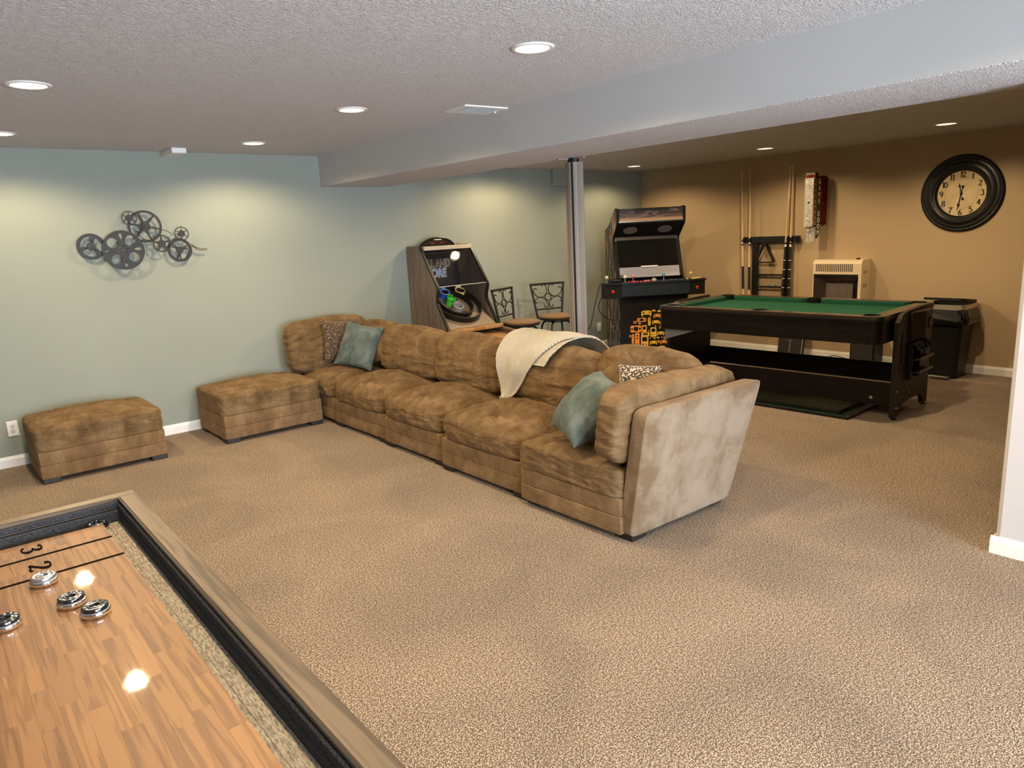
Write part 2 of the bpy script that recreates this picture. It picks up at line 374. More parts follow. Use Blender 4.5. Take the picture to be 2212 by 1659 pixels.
def grid_cube(n):
    idx = {}; vs = []; fs = []
    def V(p):
        k = tuple(round(c, 5) for c in p)
        if k not in idx: idx[k] = len(vs); vs.append(p)
        return idx[k]
    for ax in range(3):
        for sg in (-1, 1):
            for i in range(n):
                for j in range(n):
                    q = []
                    for (a, b) in ((i, j), (i + 1, j), (i + 1, j + 1), (i, j + 1)):
                        u, w = -1 + 2 * a / n, -1 + 2 * b / n; p = [0, 0, 0]; p[ax] = sg; p[(ax + 1) % 3] = u; p[(ax + 2) % 3] = w; q.append(V(tuple(p)))
                    fs.append(tuple(q if sg > 0 else q[::-1]))
    return vs, fs
GC = {}
def cushion(sx, sy, sz, n=22, k=7., puff=(0, 0, 0), seed=0., wr=.006, wdir=(1, 1, 1), tufts=(), M=None, sag=0., creases=()):
    """soft rounded block: half sizes sx, sy, sz; puff swells each face; wr = wrinkle height; tufts pull the top down"""
    if n not in GC: GC[n] = grid_cube(n)
    vs, fs = GC[n]; out = []
    for (x, y, z) in vs:
        r = (abs(x) ** k + abs(y) ** k + abs(z) ** k) ** (1 / k); x, y, z = x / r, y / r, z / r
        X, Y, Z = x * sx, y * sy, z * sz
        nx, ny, nz = x ** 5, y ** 5, z ** 5; L = sqrt(nx * nx + ny * ny + nz * nz) or 1; nx, ny, nz = nx / L, ny / L, nz / L
        X += nx * puff[0] * (1 - y * y) * (1 - z * z); Y += ny * puff[1] * (1 - x * x) * (1 - z * z); Z += nz * puff[2] * (1 - x * x) * (1 - y * y)
        a = fn(X * wdir[0] + seed, Y * wdir[1], Z * wdir[2], 9.); b = fn(X * wdir[0] - seed, Y * wdir[1] + 3.1, Z * wdir[2], 21.)
        w = wr * (1.3 * (1 - abs(a) * 2.2) * .6 + .6 * b)
        for (tx, ty, dep, rad) in tufts:
            if z > 0:
                d = math.hypot(X - tx, Y - ty); an = math.atan2(Y - ty, X - tx)
                g = math.exp(-(d / rad) ** 2); Z -= dep * g
                w += .10 * dep * sin(an * 10 + 3 * fn(X, Y, seed, 6)) * math.exp(-((d - rad * 1.7) / (rad * 1.6)) ** 2)
        if sag: Z -= sag * (x * x) * 0
        out.append((X + nx * w, Y + ny * w, Z + nz * w))
    mb = MB(); mb.add(out, fs, M); return mb
def pillow(s, t, n=22, seed=0., wr=.006, M=None, pinch=.10):
    vs = []; fs = []; N = n + 1
    for side in (1, -1):
        for i in range(N):
            for j in range(N):
                u, v = -1 + 2 * i / n, -1 + 2 * j / n
                x = s * u * (1 - pinch * (1 - v * v)); y = s * v * (1 - pinch * (1 - u * u))
                h = t * (max(0, 1 - u ** 4) * max(0, 1 - v ** 4)) ** .62 * (1 - .18 * (u * u + v * v))
                w = wr * (fn(x + seed, y, side, 8) * 1.2 + .7 * fn(x, y + seed, side, 19)) * min(1, (1 - max(abs(u), abs(v))) * 5)
                vs.append((x, y, side * (h + .003) + w))
    o = N * N
    for i in range(n):
        for j in range(n):
            a = i * N + j; fs.append((a, a + N, a + N + 1, a + 1)); fs.append((o + a, o + a + 1, o + a + N + 1, o + a + N))
    b = [i * N for i in range(N)] + [n * N + j for j in range(1, N)] + [i * N + n for i in range(n - 1, -1, -1)] + [j for j in range(n - 1, 0, -1)]
    for q in range(len(b)):
        c, d = b[q], b[(q + 1) % len(b)]; fs.append((c, o + c, o + d, d))
    mb = MB(); mb.add(vs, fs, M); return mb
# ================================================================== THE ROOM
LX = -2.2
struct('floor', MB().box(LX - .1, TX + .1, RY - .1, BY + .1, -.1, 0), M_CARPET)
struct('wall_back', MB().box(LX - .1, TX + .1, BY, BY + .12, -.1, 2.6), M_BLUE)
struct('wall_right', MB().box(TX, TX + .12, RY, BY, -.1, 2.6), M_TAN)
struct('wall_left', MB().box(LX - .12, LX, RY, BY, -.1, 2.6), M_BLUE)
PX0, PX1, PYE = 3.585, 3.725, .954
pw = MB().prism([(PX0 + .02, PYE), (PX0 + .006, PYE - .006), (PX0, PYE - .02), (PX0, RY), (PX1, RY), (PX1, PYE - .02), (PX1 - .006, PYE - .006), (PX1 - .02, PYE)], 0, SOFF)
struct('wall_partition', pw, M_PART)
def win_rect(a, b, z0, z1): return [(a, z0), (b, z0), (b, z1), (a, z1)]
WALLW = [(a, b, .30, 2.0) for a, b in WINS] + [(1.2, 3.0, .06, 2.02)]
wr_ = MB().plate([(LX, -.1), (TX, -.1), (TX, 2.6), (LX, 2.6)], [win_rect(*w) for w in WALLW], 0, .12, T(0, RY, 0) @ RX(pi / 2))
struct('wall_rear', wr_, M_BLUE)
for i, (a, b, z0, z1) in enumerate(WALLW):
    w = MB()
    for (p, q, r, s) in ((a, a + .035, z0, z1), (b - .035, b, z0, z1), (a, b, z0, z0 + .04), (a, b, z1 - .04, z1)): w.box(p, q, RY - .09, RY + .015, r, s, b=.004)
    o = struct('window_%d' % (i + 1), w, M_TRIM); o['kind'] = 'structure'
    struct('pane', MB().box(a + .03, b - .03, RY - .05, RY - .044, z0 + .03, z1 - .03), M_GLASS, o)
HOLE = .073
def ceil_plate(x0, x1, y0, y1, z, lamps, name):
    mb = MB().plate([(x0, y0), (x1, y0), (x1, y1), (x0, y1)], [circ(x, y, HOLE, 28) for x, y in lamps], 0, .012, T(0, 0, z))
    o = struct(name, mb, M_CEIL); return o
SX0, SX1 = 3.06, 3.75
ceil_plate(LX, SX0 + .02, RY, BY, CEIL_N, NEAR_L, 'ceiling')
ceil_plate(SX1 - .02, TX, RY, BY, CEIL_F, FAR_L, 'ceiling')
struct('ceiling_slab', MB().box(LX - .1, TX + .1, RY - .1, BY + .1, 2.48, 2.6), M_CEIL)
so = struct('trim_1', MB().box(SX0, SX1, RY, BY, SOFF, 2.47), M_SOFFIT); so.name = 'soffit_beam'
struct('underside', MB().box(SX0 + .002, SX1 - .002, RY, BY, SOFF - .004, SOFF + .002), M_CEIL, so)
struct('trim_2', MB().box(5.99, 6.50, BY - .055, BY, SOFF, CEIL_F + .01, b=.006), M_BLUE)
def baseboard(name, a, b, nrm, h=.082, t=.014):
    # a, b: floor line ends; nrm: outward direction
    ax = Vector((b[0] - a[0], b[1] - a[1], 0)); L = ax.length; ax.normalize(); n = Vector((*nrm, 0))
    M = Matrix(((n.x, 0, ax.x, a[0]), (n.y, 0, ax.y, a[1]), (0, 1, 0, 0), (0, 0, 0, 1)))
    return struct(name, MB().prism([(0, 0), (t, 0), (t, h - .022), (t * .75, h - .016), (t * .35, h), (0, h)], 0, L, M), M_TRIM)
baseboard('baseboard_back', (LX, BY), (TX, BY), (0, -1))
baseboard('baseboard_right', (TX, RY), (TX, BY), (-1, 0))
baseboard('baseboard_partition', (PX0, RY), (PX0, PYE + .0142), (-1, 0))
baseboard('baseboard_partition', (PX0 + .0005, PYE), (PX1 + .014, PYE), (0, 1))

# ------------------------------------------------------------------ ceiling lights
def can(x, y, z, label, group):
    t = thing('ceiling_light', label, 'ceiling light', (x, y, z), 0, group)
    obj('trim_ring', MB().lathe([(.070, .004), (.071, -.004), (.076, -.007), (.090, -.005), (.094, -.0005), (.094, .001), (.073, .004)], 40, cap=False), M_WHITEP, t, 60)
    obj('reflector', MB().lathe([(.0715, .003), (.068, .02), (.064, .05), (.062, .10), (.001, .101)], 32, cap=False), mat('can_reflector', (.80, .76, .68), .3), t, 50)
    obj('bulb', MB().lathe([(.001, .016), (.025, .018), (.043, .024), (.053, .036), (.056, .05), (.04, .09), (.001, .092)], 28, cap=False), M_BULB, t, 60)
    return t
LBL_N = ['recessed ceiling light, lit, furthest left of those wholly in the photo', 'recessed light cut by the left edge, over the footstool by the outlet',
         'recessed ceiling light over the shuffleboard table, its glow at the top edge', 'recessed ceiling light nearest the camera, big oval with a dark ring above the air vent',
         'recessed ceiling light in front of the air vent, middle of its row', 'recessed ceiling light closest to the blue wall, beside the small white ceiling box',
         'recessed ceiling light out of frame above the shuffleboard', 'recessed ceiling light out of frame above the open carpet']
LBL_F = ['recessed light above the pool table, nearest the wall clock', 'recessed light above the pool table, in front of the cue rack', 'recessed light above the arcade cabinet in the corner',
         'recessed light hidden behind the beam, near the partition', 'recessed light hidden behind the beam, over the sofa back', 'recessed light hidden behind the beam, over the ball game machine']
for (x, y), s in zip(NEAR_L, LBL_N): can(x, y, CEIL_N, s, 'recessed ceiling lights')
for (x, y), s in zip(FAR_L, LBL_F): can(x, y, CEIL_F, s, 'recessed ceiling lights')

# ------------------------------------------------------------------ air vent, ceiling box, outlets
t = thing('ceiling_vent', 'white louvred air vent on the ceiling beside the beam', 'vent', (2.92, 3.77, CEIL_N), radians(-4))
fr = MB().plate(rrect(-.17, .17, -.125, .125, .006), [rrect(-.12, .12, -.075, .075, .003)], -.008, 0)
obj('frame', fr, M_WHITEP, t)
obj('backing', MB().box(-.122, .122, -.077, .077, -.0015, -.0005), mat('vent_dark', (.05, .05, .05), .8), t)
for k in range(9): obj('slat', MB().box(-.121, .121, -.0085, .0085, -.0008, .0008, T(0, -.066 + k * .0165, -.0055) @ RX(radians(38))), mat('vent_slat', (.45, .46, .46), .4), t)
obj('lever', MB().box(.128, .150, -.006, .006, -.016, -.007, b=.002), M_WHITEP, t)
t = thing('ceiling_box', 'small white box fixed where the ceiling meets the blue wall', 'box', (1.765, 6.24, 2.29))
obj('housing', MB().box(-.055, .055, -.15, .15, -.021, .02, b=.003), M_WHITEP, t)
obj('cover', MB().box(-.052, .052, -.153, -.149, -.018, .017, b=.002), M_WHITEP, t)
def outlet(label, x, z, duplex=True):
    t = thing('wall_outlet', label, 'outlet', (x, BY, z))
    obj('cover_plate', MB().box(-.035, .035, -.006, 0, -.0575, .0575, b=.003), M_WHITEP, t)
    if duplex:
        for s in (-1, 1):
            r = obj('receptacle', MB().prism(circ(0, 0, .0165, 18, .0145), 0, .0075, T(0, -.0005, s * .0195) @ RX(pi / 2)), mat('receptacle_white', (.70, .69, .66), .4), t)
            d = mat('slot_dark', (.02, .02, .02), .6)
            sl = MB()
            for q in (-1, 1): sl.box(q * .0062 - .0013, q * .0062 + .0013, -.0088, -.0079, s * .0195 - .001, s * .0195 + .008)
            sl.prism(circ(0, 0, .0027, 10), .0079, .0088, T(0, 0, s * .0195 - .0075) @ RX(pi / 2))
            obj('slot', sl, d, r)
        obj('screw', MB().prism(circ(0, 0, .003, 10), .005, .007, RX(pi / 2)), M_STEEL, t)
    else:
        obj('insert', MB().box(-.0165, .0165, -.008, -.004, -.033, .033, b=.0015), M_WHITEP, t)
    return t
outlet('white duplex wall outlet with two sockets, low on the blue wall beside the footstool', .386, .288)
outlet('plain white wall plate low on the blue wall beside the arcade cabinet', 6.755, .27, False)

# ------------------------------------------------------------------ support post
POST = (3.775, 3.78)
t = thing('support_post', 'pale grey fluted post from carpet to beam behind the sofa', 'post', (POST[0], POST[1], 0))
prof = []
nfl = 10
for i in range(nfl * 6):
    a = 2 * pi * i / (nfl * 6); ph = (i % 6) / 6
    r = .066 - (.005 if .25 < ph < .85 else 0); prof.append((r * cos(a), r * sin(a)))
M_POST = mat('post_vinyl', (.205, .172, .142), .55)
obj('fluted_casing', MB().prism(prof, 0, 2.005), M_POST, t)
obj('inner_pipe', MB().lathe([(.045, 0), (.045, 2.039)], 20), M_BLACK, t, 30)
sm = MB()
for a in (200, 225):
    sm.box(.058, .071, -.006, .006, 0, 2.0, RZ(radians(a)))
obj('casing_seam', sm, M_POST, t)
obj('seam_gap', MB().box(.056, .0685, -.005, .005, .005, 2.004, RZ(radians(212))), M_BLACK, t)
brk = MB()
for a in (40, 150, 265):
    brk.box(.03, .115, -.012, .012, 2.026, 2.034, RZ(radians(a)), b=.001)
    brk.box(.028, .040, -.012, .012, 1.99, 2.03, RZ(radians(a)), b=.001)
obj('bracket', brk, mat('raw_bracket', (.33, .23, .18), .6), t)

# ================================================================== SOFA
def ring_block(x0, x1, y0, y1, z0, z1, k=40., seed=0., wr=.002, n=18, puff=(.004, .004, 0)):
    return cushion((x1 - x0) / 2, (y1 - y0) / 2, (z1 - z0) / 2, n, k, puff, seed, wr, M=T((x0 + x1) / 2, (y0 + y1) / 2, (z0 + z1) / 2))
def hexblock(c, n=18, k=18., seed=0., wr=.003, puff=.0):
    """c: 8 corners [x][y][z] order 000,001,010,011,100,101,110,111"""
    C8 = [Vector(p) for p in c]; mb = cushion(1, 1, 1, n, k, (0, 0, 0), seed, 0); out = []
    for (x, y, z) in mb.v:
        u, v, w = (x + 1) / 2, (y + 1) / 2, (z + 1) / 2; p = Vector((0, 0, 0))
        for i in range(8):
            a, b, d = i >> 2 & 1, i >> 1 & 1, i & 1
            p += C8[i] * ((u if a else 1 - u) * (v if b else 1 - v) * (w if d else 1 - w))
        q = wr * fn(p.x + seed, p.y, p.z, 6)
        out.append((p.x + q, p.y + q, p.z))
    mb.v = out; return mb
def feet(t, x0, x1, y0, y1):
    for (x, y) in ((x0 + .07, y0 + .07), (x1 - .07, y0 + .07), (x0 + .07, y1 - .07), (x1 - .07, y1 - .07)):
        obj('foot', MB().box(x - .055, x + .055, y - .055, y + .055, 0, .035, b=.004), M_FOOT, t)
def base(t, x0, x1, y0, y1, seed):
    obj('base_band', ring_block(x0, x1, y0, y1, .024, .152, seed=seed), M_SUEDE, t, True)
    obj('base_band', ring_block(x0 + .002, x1, y0 + .002, y1 - .002, .150, .266, seed=seed + 5), M_SUEDE, t, True)
SG = 'modules of the brown sectional sofa'
def local(t, f):  # build in world coordinates, parent to t at its own origin
    return f
class Sub:
    """a thing whose parts are written in room coordinates"""
    def __init__(s, name, label, cat, ox, oy, group=None, oz=0.):
        s.t = thing(name, label, cat, (ox, oy, oz), 0, group); s.o = (ox, oy, oz)
    def part(s, name, mb, m, smooth=False, parent=None):
        mb.v = [(x - s.o[0], y - s.o[1], z - s.o[2]) for x, y, z in mb.v]
        return obj(name, mb, m, parent or s.t, smooth)
    def feet(s, x0, x1, y0, y1):
        for (x, y) in ((x0 + .062, y0 + .062), (x1 - .062, y0 + .062), (x0 + .062, y1 - .062), (x1 - .062, y1 - .062)):
            s.part('foot', MB().box(x - .055, x + .055, y - .055, y + .055, 0, .040, b=.004), M_FOOT)
    def base(s, x0, x1, y0, y1, seed):
        s.part('base_band', ring_block(x0, x1, y0, y1, .034, .130, seed=seed), M_SUEDE, True)
        s.part('base_band', ring_block(x0 + .003, x1, y0 + .003, y1 - .003, .128, .226, seed=seed + 5), M_SUEDE, True)
def back_cushion(s, cx, cy, cz, hx, hy, hz, rot, seed, name='back_cushion', n=36, puff=.05, wr=.011, k=5.6, pz=.022):
    mb = cushion(hx, hy, hz, n, k, (puff, .012, pz), seed, wr, (.8, .36, 2.0)); mb.v = [tuple((T(cx, cy, cz) @ rot) @ Vector(p)) for p in mb.v]
    return s.part(name, mb, M_SUEDE_D, True)
def seat_cushion(s, x0, x1, y0, y1, z0, z1, puff, seed, tuft=True, n=42, k=7.):
    hx, hy, hz = (x1 - x0) / 2, (y1 - y0) / 2, (z1 - z0) / 2
    mb = cushion(hx, hy, hz, n, k, (.016 if k < 12 else .003, .008 if k < 12 else .002, puff), seed, .008, (.7, 1, 2.), [(-.13, .01, .085, .075)] if tuft else [])
    mb.v = [(x + (x0 + x1) / 2, y + (y0 + y1) / 2, z + (z0 + z1) / 2) for x, y, z in mb.v]
    return s.part('seat_cushion', mb, M_SUEDE_D, True)
def back_frame(s, y0, y1, seed):
    c = [(3.17, y0, .05), (3.25, y0, .68), (3.17, y1, .05), (3.25, y1, .68), (3.30, y0, .05), (3.43, y0, .69), (3.30, y1, .05), (3.43, y1, .69)]
    return s.part('back_frame', hexblock(c, 14, 16, seed), M_SUEDE, True)
mods = [('brown suede armless sofa module next to the far corner module', 2.565, 4.68, 5.53),
        ('brown suede armless sofa module, middle of the straight run', 2.55, 3.88, 4.675),
        ('brown suede armless sofa module with the cream throw over its back', 2.525, 3.015, 3.875)]
for i, (lb, fx, y0, y1) in enumerate(mods):
    s = Sub('sofa_module', lb, 'sofa', (fx + 3.3) / 2, (y0 + y1) / 2, SG)
    s.feet(fx, 3.3, y0, y1); s.base(fx, 3.24, y0 + .002, y1 - .002, 11. * i)
    seat_cushion(s, fx - .012, 3.22, y0 + .002, y1 - .002, .222, .388, .075, 3.3 + 7 * i)
    back_frame(s, y0 + .003, y1 - .003, 2. * i)
    back_cushion(s, 3.15, (y0 + y1) / 2, .592, .095, (y1 - y0) / 2 + .012, .198, RYm(radians(13)), 21.7 + 5 * i)
# far corner module
s = Sub('sofa_module', 'brown suede corner sofa module against the blue wall, under the far cushions', 'sofa', 2.93, 5.93, SG)
s.feet(2.58, 3.3, 5.54, 6.34); s.base(2.575, 3.26, 5.535, 6.24, 41.)
seat_cushion(s, 2.56, 3.22, 5.532, 6.2, .222, .385, .05, 44., False)
back_frame(s, 5.535, 6.33, 46.)
s.part('side_frame', hexblock([(2.56, 6.20, .05), (2.56, 6.26, .70), (2.56, 6.33, .05), (2.56, 6.375, .70), (3.3, 6.20, .05), (3.4, 6.26, .70), (3.3, 6.33, .05), (3.4, 6.375, .70)], 14, 16, 47.), M_SUEDE, True)
back_cushion(s, 2.86, 6.135, .615, .40, .085, .226, RX(radians(-8)), 51., puff=.0)
back_cushion(s, 3.20, 5.80, .60, .07, .28, .19, RYm(radians(13)), 57.)
# near corner module
s = Sub('sofa_module', 'brown suede corner sofa module nearest the camera, flat end panel coloured pale for daylight', 'sofa', 2.89, 2.6, SG)
s.feet(2.52, 3.3, 2.19, 3.0); s.base(2.485, 3.25, 2.24, 3.008, 61.)
seat_cushion(s, 2.482, 3.22, 2.24, 3.008, .224, .372, .022, 64., False, 34, 18.)
back_frame(s, 2.2, 3.008, 66.)
s.part('side_panel', hexblock([(2.500, 2.187, .030), (2.500, 2.072, .695), (2.512, 2.28, .030), (2.512, 2.172, .695), (3.292, 2.154, .030), (3.425, 2.040, .705), (3.292, 2.25, .030), (3.425, 2.14, .70)], 30, 22, 67., .004), M_PANEL_DAYLIT, True)['label'] = 'flat upholstered end panel with nap marks, daylight paleness put into its colour'
back_cushion(s, 2.925, 2.285, .585, .485, .085, .188, RX(radians(9)) @ RYm(radians(1.5)), 71., puff=.0, wr=.009, k=7., pz=.012)
back_cushion(s, 3.20, 2.66, .615, .085, .345, .212, RYm(radians(14)), 77.)
# ottomans
def ottoman(lb, x0, x1, y0, y1, seed):
    s = Sub('ottoman', lb, 'ottoman', (x0 + x1) / 2, (y0 + y1) / 2, 'brown footstools')
    s.feet(x0, x1, y0, y1); s.base(x0, x1, y0, y1, seed)
    hx, hy = (x1 - x0) / 2, (y1 - y0) / 2
    mb = cushion(hx + .001, hy + .001, .085, 34, 15, (.003, .003, .055), seed, .004, (1, .8, 2.), [(-.2, -.06, .03, .05), (.0, .06, .03, .05), (.2, -.04, .03, .05), (-.22, .14, .028, .05), (.24, .16, .028, .05)])
    mb.v = [(x + (x0 + x1) / 2, y + (y0 + y1) / 2, z + .302) for x, y, z in mb.v]
    s.part('seat_cushion', mb, M_SUEDE_D, True)
ottoman('brown suede footstool standing alone beside the wall outlet', .445, 1.262, 5.67, 6.33, 81.)
ottoman('brown suede footstool butted against the far corner sofa module', 1.69, 2.525, 5.67, 6.33, 91.)

# ------------------------------------------------------------------ throw pillows and blanket
def throw_pillow(lb, m, s_, t_, loc, rot, seed, wr=.008, n=26, pinch=.09):
    mb = pillow(s_, t_, n, seed, wr, pinch=pinch)
    o = obj('throw_pillow', mb, m, None, True); o.location = loc; o.rotation_euler = rot
    tag(o, lb, 'pillow'); return o
def orient(normal, up, roll=0.):
    z = Vector(normal).normalized(); x = Vector(up).cross(z).normalized(); y = z.cross(x)
    return (Matrix((x, y, z)).transposed() @ Matrix.Rotation(roll, 3, 'Z')).to_euler()
UP = (0, 0, 1)
throw_pillow('leopard print pillow, brown ground, behind the blue one at the far corner', M_LEO1, .19, .055, (2.92, 5.985, .645), orient((.02, -.985, .17), UP, radians(-5)), 1.)
throw_pillow('dusty blue suede pillow propped in the far corner of the sofa', M_SUEDE_B, .205, .07, (2.945, 5.71, .618), orient((-.784, -.424, .453), UP, radians(-8.7)), 2.)
throw_pillow('plain brown pillow slumped behind the blue pillow in the far corner', M_SUEDE_D, .175, .045, (3.09, 5.60, .625), orient((-.908, -.313, .277), UP, radians(4)), 3., .014)
throw_pillow('dusty blue suede pillow lying against the near corner cushion', M_SUEDE_B, .21, .11, (2.67, 2.62, .60), orient((-.62, .30, .72), UP, radians(-2)), 4., .01)
throw_pillow('leopard print pillow with pale ground, nearest the pool table', M_LEO2, .125, .055, (2.985, 2.525, .685), orient((-.55, -.49, .67), UP, radians(-3)), 5.)
throw_pillow('small brown pillow tucked behind the pale leopard pillow', M_SUEDE_D, .15, .05, (3.02, 2.70, .655), orient((-.8, -.25, .45), UP, radians(46)), 6., .012)
def m_knit():
    m = mat('cream_knit', (.60, .53, .41), .9, spec=.1, sheen=.3); v = coords(m); n, l = nt(m)
    w = n.new('ShaderNodeTexWave'); w.inputs['Scale'].default_value = 24; w.bands_direction = 'Y'; w.inputs['Distortion'].default_value = 1.2; w.inputs['Detail'].default_value = 2
    l.new(v, w.inputs['Vector']); setcol(m, ramp(m, w.outputs['Fac'], [(.1, (.48, .41, .31)), (.6, (.66, .585, .46))])); bump(m, w.outputs['Fac'], .8, .012); return m
M_KNIT = m_knit()
def drape(prof, yl, yr, n=34, th=.008, seed=0.):
    P = smooth_line(prof, 7); m = len(P); vs = []; fs = []
    for side in (0, 1):
        for i, (x, z) in enumerate(P):
            a = P[max(0, i - 1)]; b = P[min(m - 1, i + 1)]; dx, dz = b[0] - a[0], b[1] - a[1]; L = math.hypot(dx, dz); nx, nz = -dz / L, dx / L
            f = i / (m - 1); yL, yR = yl(f), yr(f)
            for j in range(n + 1):
                u = j / n; y = yL + (yR - yL) * u
                w = .010 * sin(u * 9 + f * 4 + seed) * f + .008 * fn(x + seed, y, z, 7)
                d = -w - (th if side == 0 else 0)
                vs.append((x - nx * d * -1 if False else x + nx * d, y, z + nz * d))
    o = m * (n + 1)
    for i in range(m - 1):
        for j in range(n):
            a = i * (n + 1) + j; fs.append((a, a + 1, a + n + 2, a + n + 1)); fs.append((o + a, o + a + n + 1, o + a + n + 2, o + a + 1))
    b = [i * (n + 1) for i in range(m)] + [(m - 1) * (n + 1) + j for j in range(1, n + 1)] + [i * (n + 1) + n for i in range(m - 2, -1, -1)] + [j for j in range(n - 1, 0, -1)]
    for q in range(len(b)):
        c, d = b[q], b[(q + 1) % len(b)]; fs.append((c, o + c, o + d, d))
    return MB().add(vs, fs)
bl = Sub('throw_blanket', 'cream ribbed knit throw draped over the sofa back', 'blanket', 3.1, 3.5, None, .45)
PRF = [(3.47, .60), (3.45, .74), (3.37, .83), (3.25, .868), (3.12, .848), (3.02, .76), (2.985, .66), (2.985, .55), (2.97, .46), (2.93, .435)]
def yr1(f): return 3.16 + (.04 if f < .35 else .04 + .50 * ((f - .35) / .65) ** .9)
bl.part('top_layer', drape(PRF, lambda f: 3.80 - .10 * max(0, f - .6) * 2, yr1), M_KNIT, True)
bl.part('under_layer', drape([(3.44, .72), (3.36, .82), (3.25, .855), (3.125, .835), (3.03, .76), (3.0, .69)], lambda f: 3.60, lambda f: 3.12 + .20 * f, 16, .006, 2.), M_KNIT, True)
# ================================================================== SHUFFLEBOARD TABLE (front left)
t = Sub('shuffleboard_table', 'oak framed shuffleboard table in the lower left corner with glossy strip playfield', 'table', .10, 1.0)
RT, SL, SR, SF, SB = .82, -.21, .416, 2.40, -.42      # rail top, left, right, far end, near end
t.part('side_rail', MB().box(.367, SR, SB, 2.357, .70, RT, b=.003), M_RAIL)
t.part('side_rail', MB().box(SL, -.161, SB, 2.357, .70, RT, b=.003), M_RAIL)
t.part('end_rail', MB().box(SL, SR, 2.3585, SF, .70, RT, b=.003), M_RAILX)
for x0, x1 in ((.3655, .3675), (-.1615, -.1595)): t.part('rail_lip', MB().box(x0 - .002, x1, SB, 2.357, RT - .011, RT - .0025), M_BLACK_S)
# felt linings: two strips with a groove between
for (x0, x1) in ((.358, .368), (-.162, -.152)):
    t.part('felt_lining', MB().box(x0, x1, SB, 2.357, .780, .806, b=.004), M_GUTW)
    t.part('felt_lining', MB().box(x0 - .001, x1, SB, 2.357, .744, .777, b=.004), M_GUTW)
t.part('felt_lining', MB().box(-.155, .361, 2.346, 2.358, .792, .809, b=.003), M_GUTW)
t.part('felt_lining', MB().box(-.155, .361, 2.342, 2.358, .744, .786, b=.004), M_GUTW)
t.part('gutter_floor', MB().box(-.16, .366, SB, 2.357, .735, .75), M_GUTTER)
for x in (.3535, .322): t.part('felt_ridge', MB().box(x, x + .0025, SB, 2.34, .7495, .7515), M_GUTTER)
PFX0, PFX1, PFY1 = -.10, .303, 2.28
t.part('playfield_core', MB().box(PFX0 + .002, PFX1 - .002, SB, PFY1 - .002, .75, .7725), M_LANE)
npl = 0; NS = 12; sw = (PFX1 - PFX0) / NS; rnd = random.Random(3); plank_mesh = {}
for i in range(NS):
    y = PFY1; first = True
    while y > SB:
        L = rnd.choice((.14, .19, .24, .30)) * (.6 if first else 1); first = False
        y0 = max(SB, y - L); key = round(y - y0, 4)
        if key not in plank_mesh:
            p = obj('plank', MB().box(-sw / 2 + .0001, sw / 2 - .0001, -(y - y0) / 2 + .0001, (y - y0) / 2 - .0001, .7725, .775), M_PLANK, t.t); plank_mesh[key] = p.data
        else:
            p = bpy.data.objects.new('plank', plank_mesh[key]); COL.objects.link(p); p.parent = t.t
        p.location = (PFX0 + sw * (i + .5) - t.o[0], (y + y0) / 2 - t.o[1], 0); y = y0; npl += 1
M_INK = mat('black_ink', (.006, .004, .003), .9, spec=.05)
for y in (2.157, 2.007): t.part('score_line', MB().box(PFX0, PFX1, y - .006, y + .006, .7751, .7755), M_INK)
for ch, (x, y) in (('3', (.122, 2.226)), ('2', (.124, 2.080))):
    mb = MB(); digit(mb, ch, .046, T(x, y, .7752) @ RZ(-pi / 2) @ Matrix.Diagonal((1.9, 1, 1, 1)), .06, .20); t.part('score_number', mb, M_INK)
for k, (x, y) in enumerate(((-.17, -.3), (.33, -.3), (-.17, 2.2), (.33, 2.2))): t.part('leg', MB().box(x, x + .07, y, y + .09, 0, .70, b=.004), M_RAIL)
t.part('apron', MB().box(SL + .03, SR - .03, SB + .05, 2.36, .60, .72), M_RAIL)
def puck(lb, x, y, z, topm, rz):
    p = thing('shuffleboard_puck', lb, 'puck', (x, y, z), rz, 'shuffleboard pucks')
    obj('weight', MB().lathe([(.020, 0), (.027, .0006), (.0296, .003), (.0302, .0075), (.0300, .012), (.0285, .0145), (.0270, .0152)], 40), M_CHROME, p, 50)
    cap = MB().lathe([(.0275, .0145), (.0278, .018), (.0268, .0212), (.0245, .0226), (.0205, .0228), (.0185, .0218), (.0150, .0216), (.0128, .0226), (.0105, .0222), (.009, .0185), (.0001, .0182)], 40, cap=False)
    cp = obj('cap', cap, topm, p, 40)
    st = MB()
    for i in range(10):
        a = 2 * pi * i / 10; st.sphere((.0195 * cos(a), .0195 * sin(a), .0222), .0033, 6, sz=.35)
    obj('studs', st, M_CHROME, cp, True); return p
M_CAPB = mat('cap_black', (.008, .008, .009), .16, coat=1.); M_CAPS = mat('cap_silver', (.42, .41, .43), .25, .8)
puck('silver capped shuffleboard puck sitting on the line below the number 2', .119, 1.958, .7752, M_CAPS, .3)
puck('black capped puck, back one of the touching pair on the playfield', .151, 1.786, .7752, M_CAPB, .1)
puck('black capped puck, front one of the touching pair on the playfield', .183, 1.697, .7752, M_CAPB, .5)
puck('black capped puck cut by the left edge of the photo', .027, 1.777, .7752, M_CAPB, .9)
puck('black puck dropped in the felt gutter at the far end of the playfield', .293, 2.312, .7502, M_CAPB, .2)
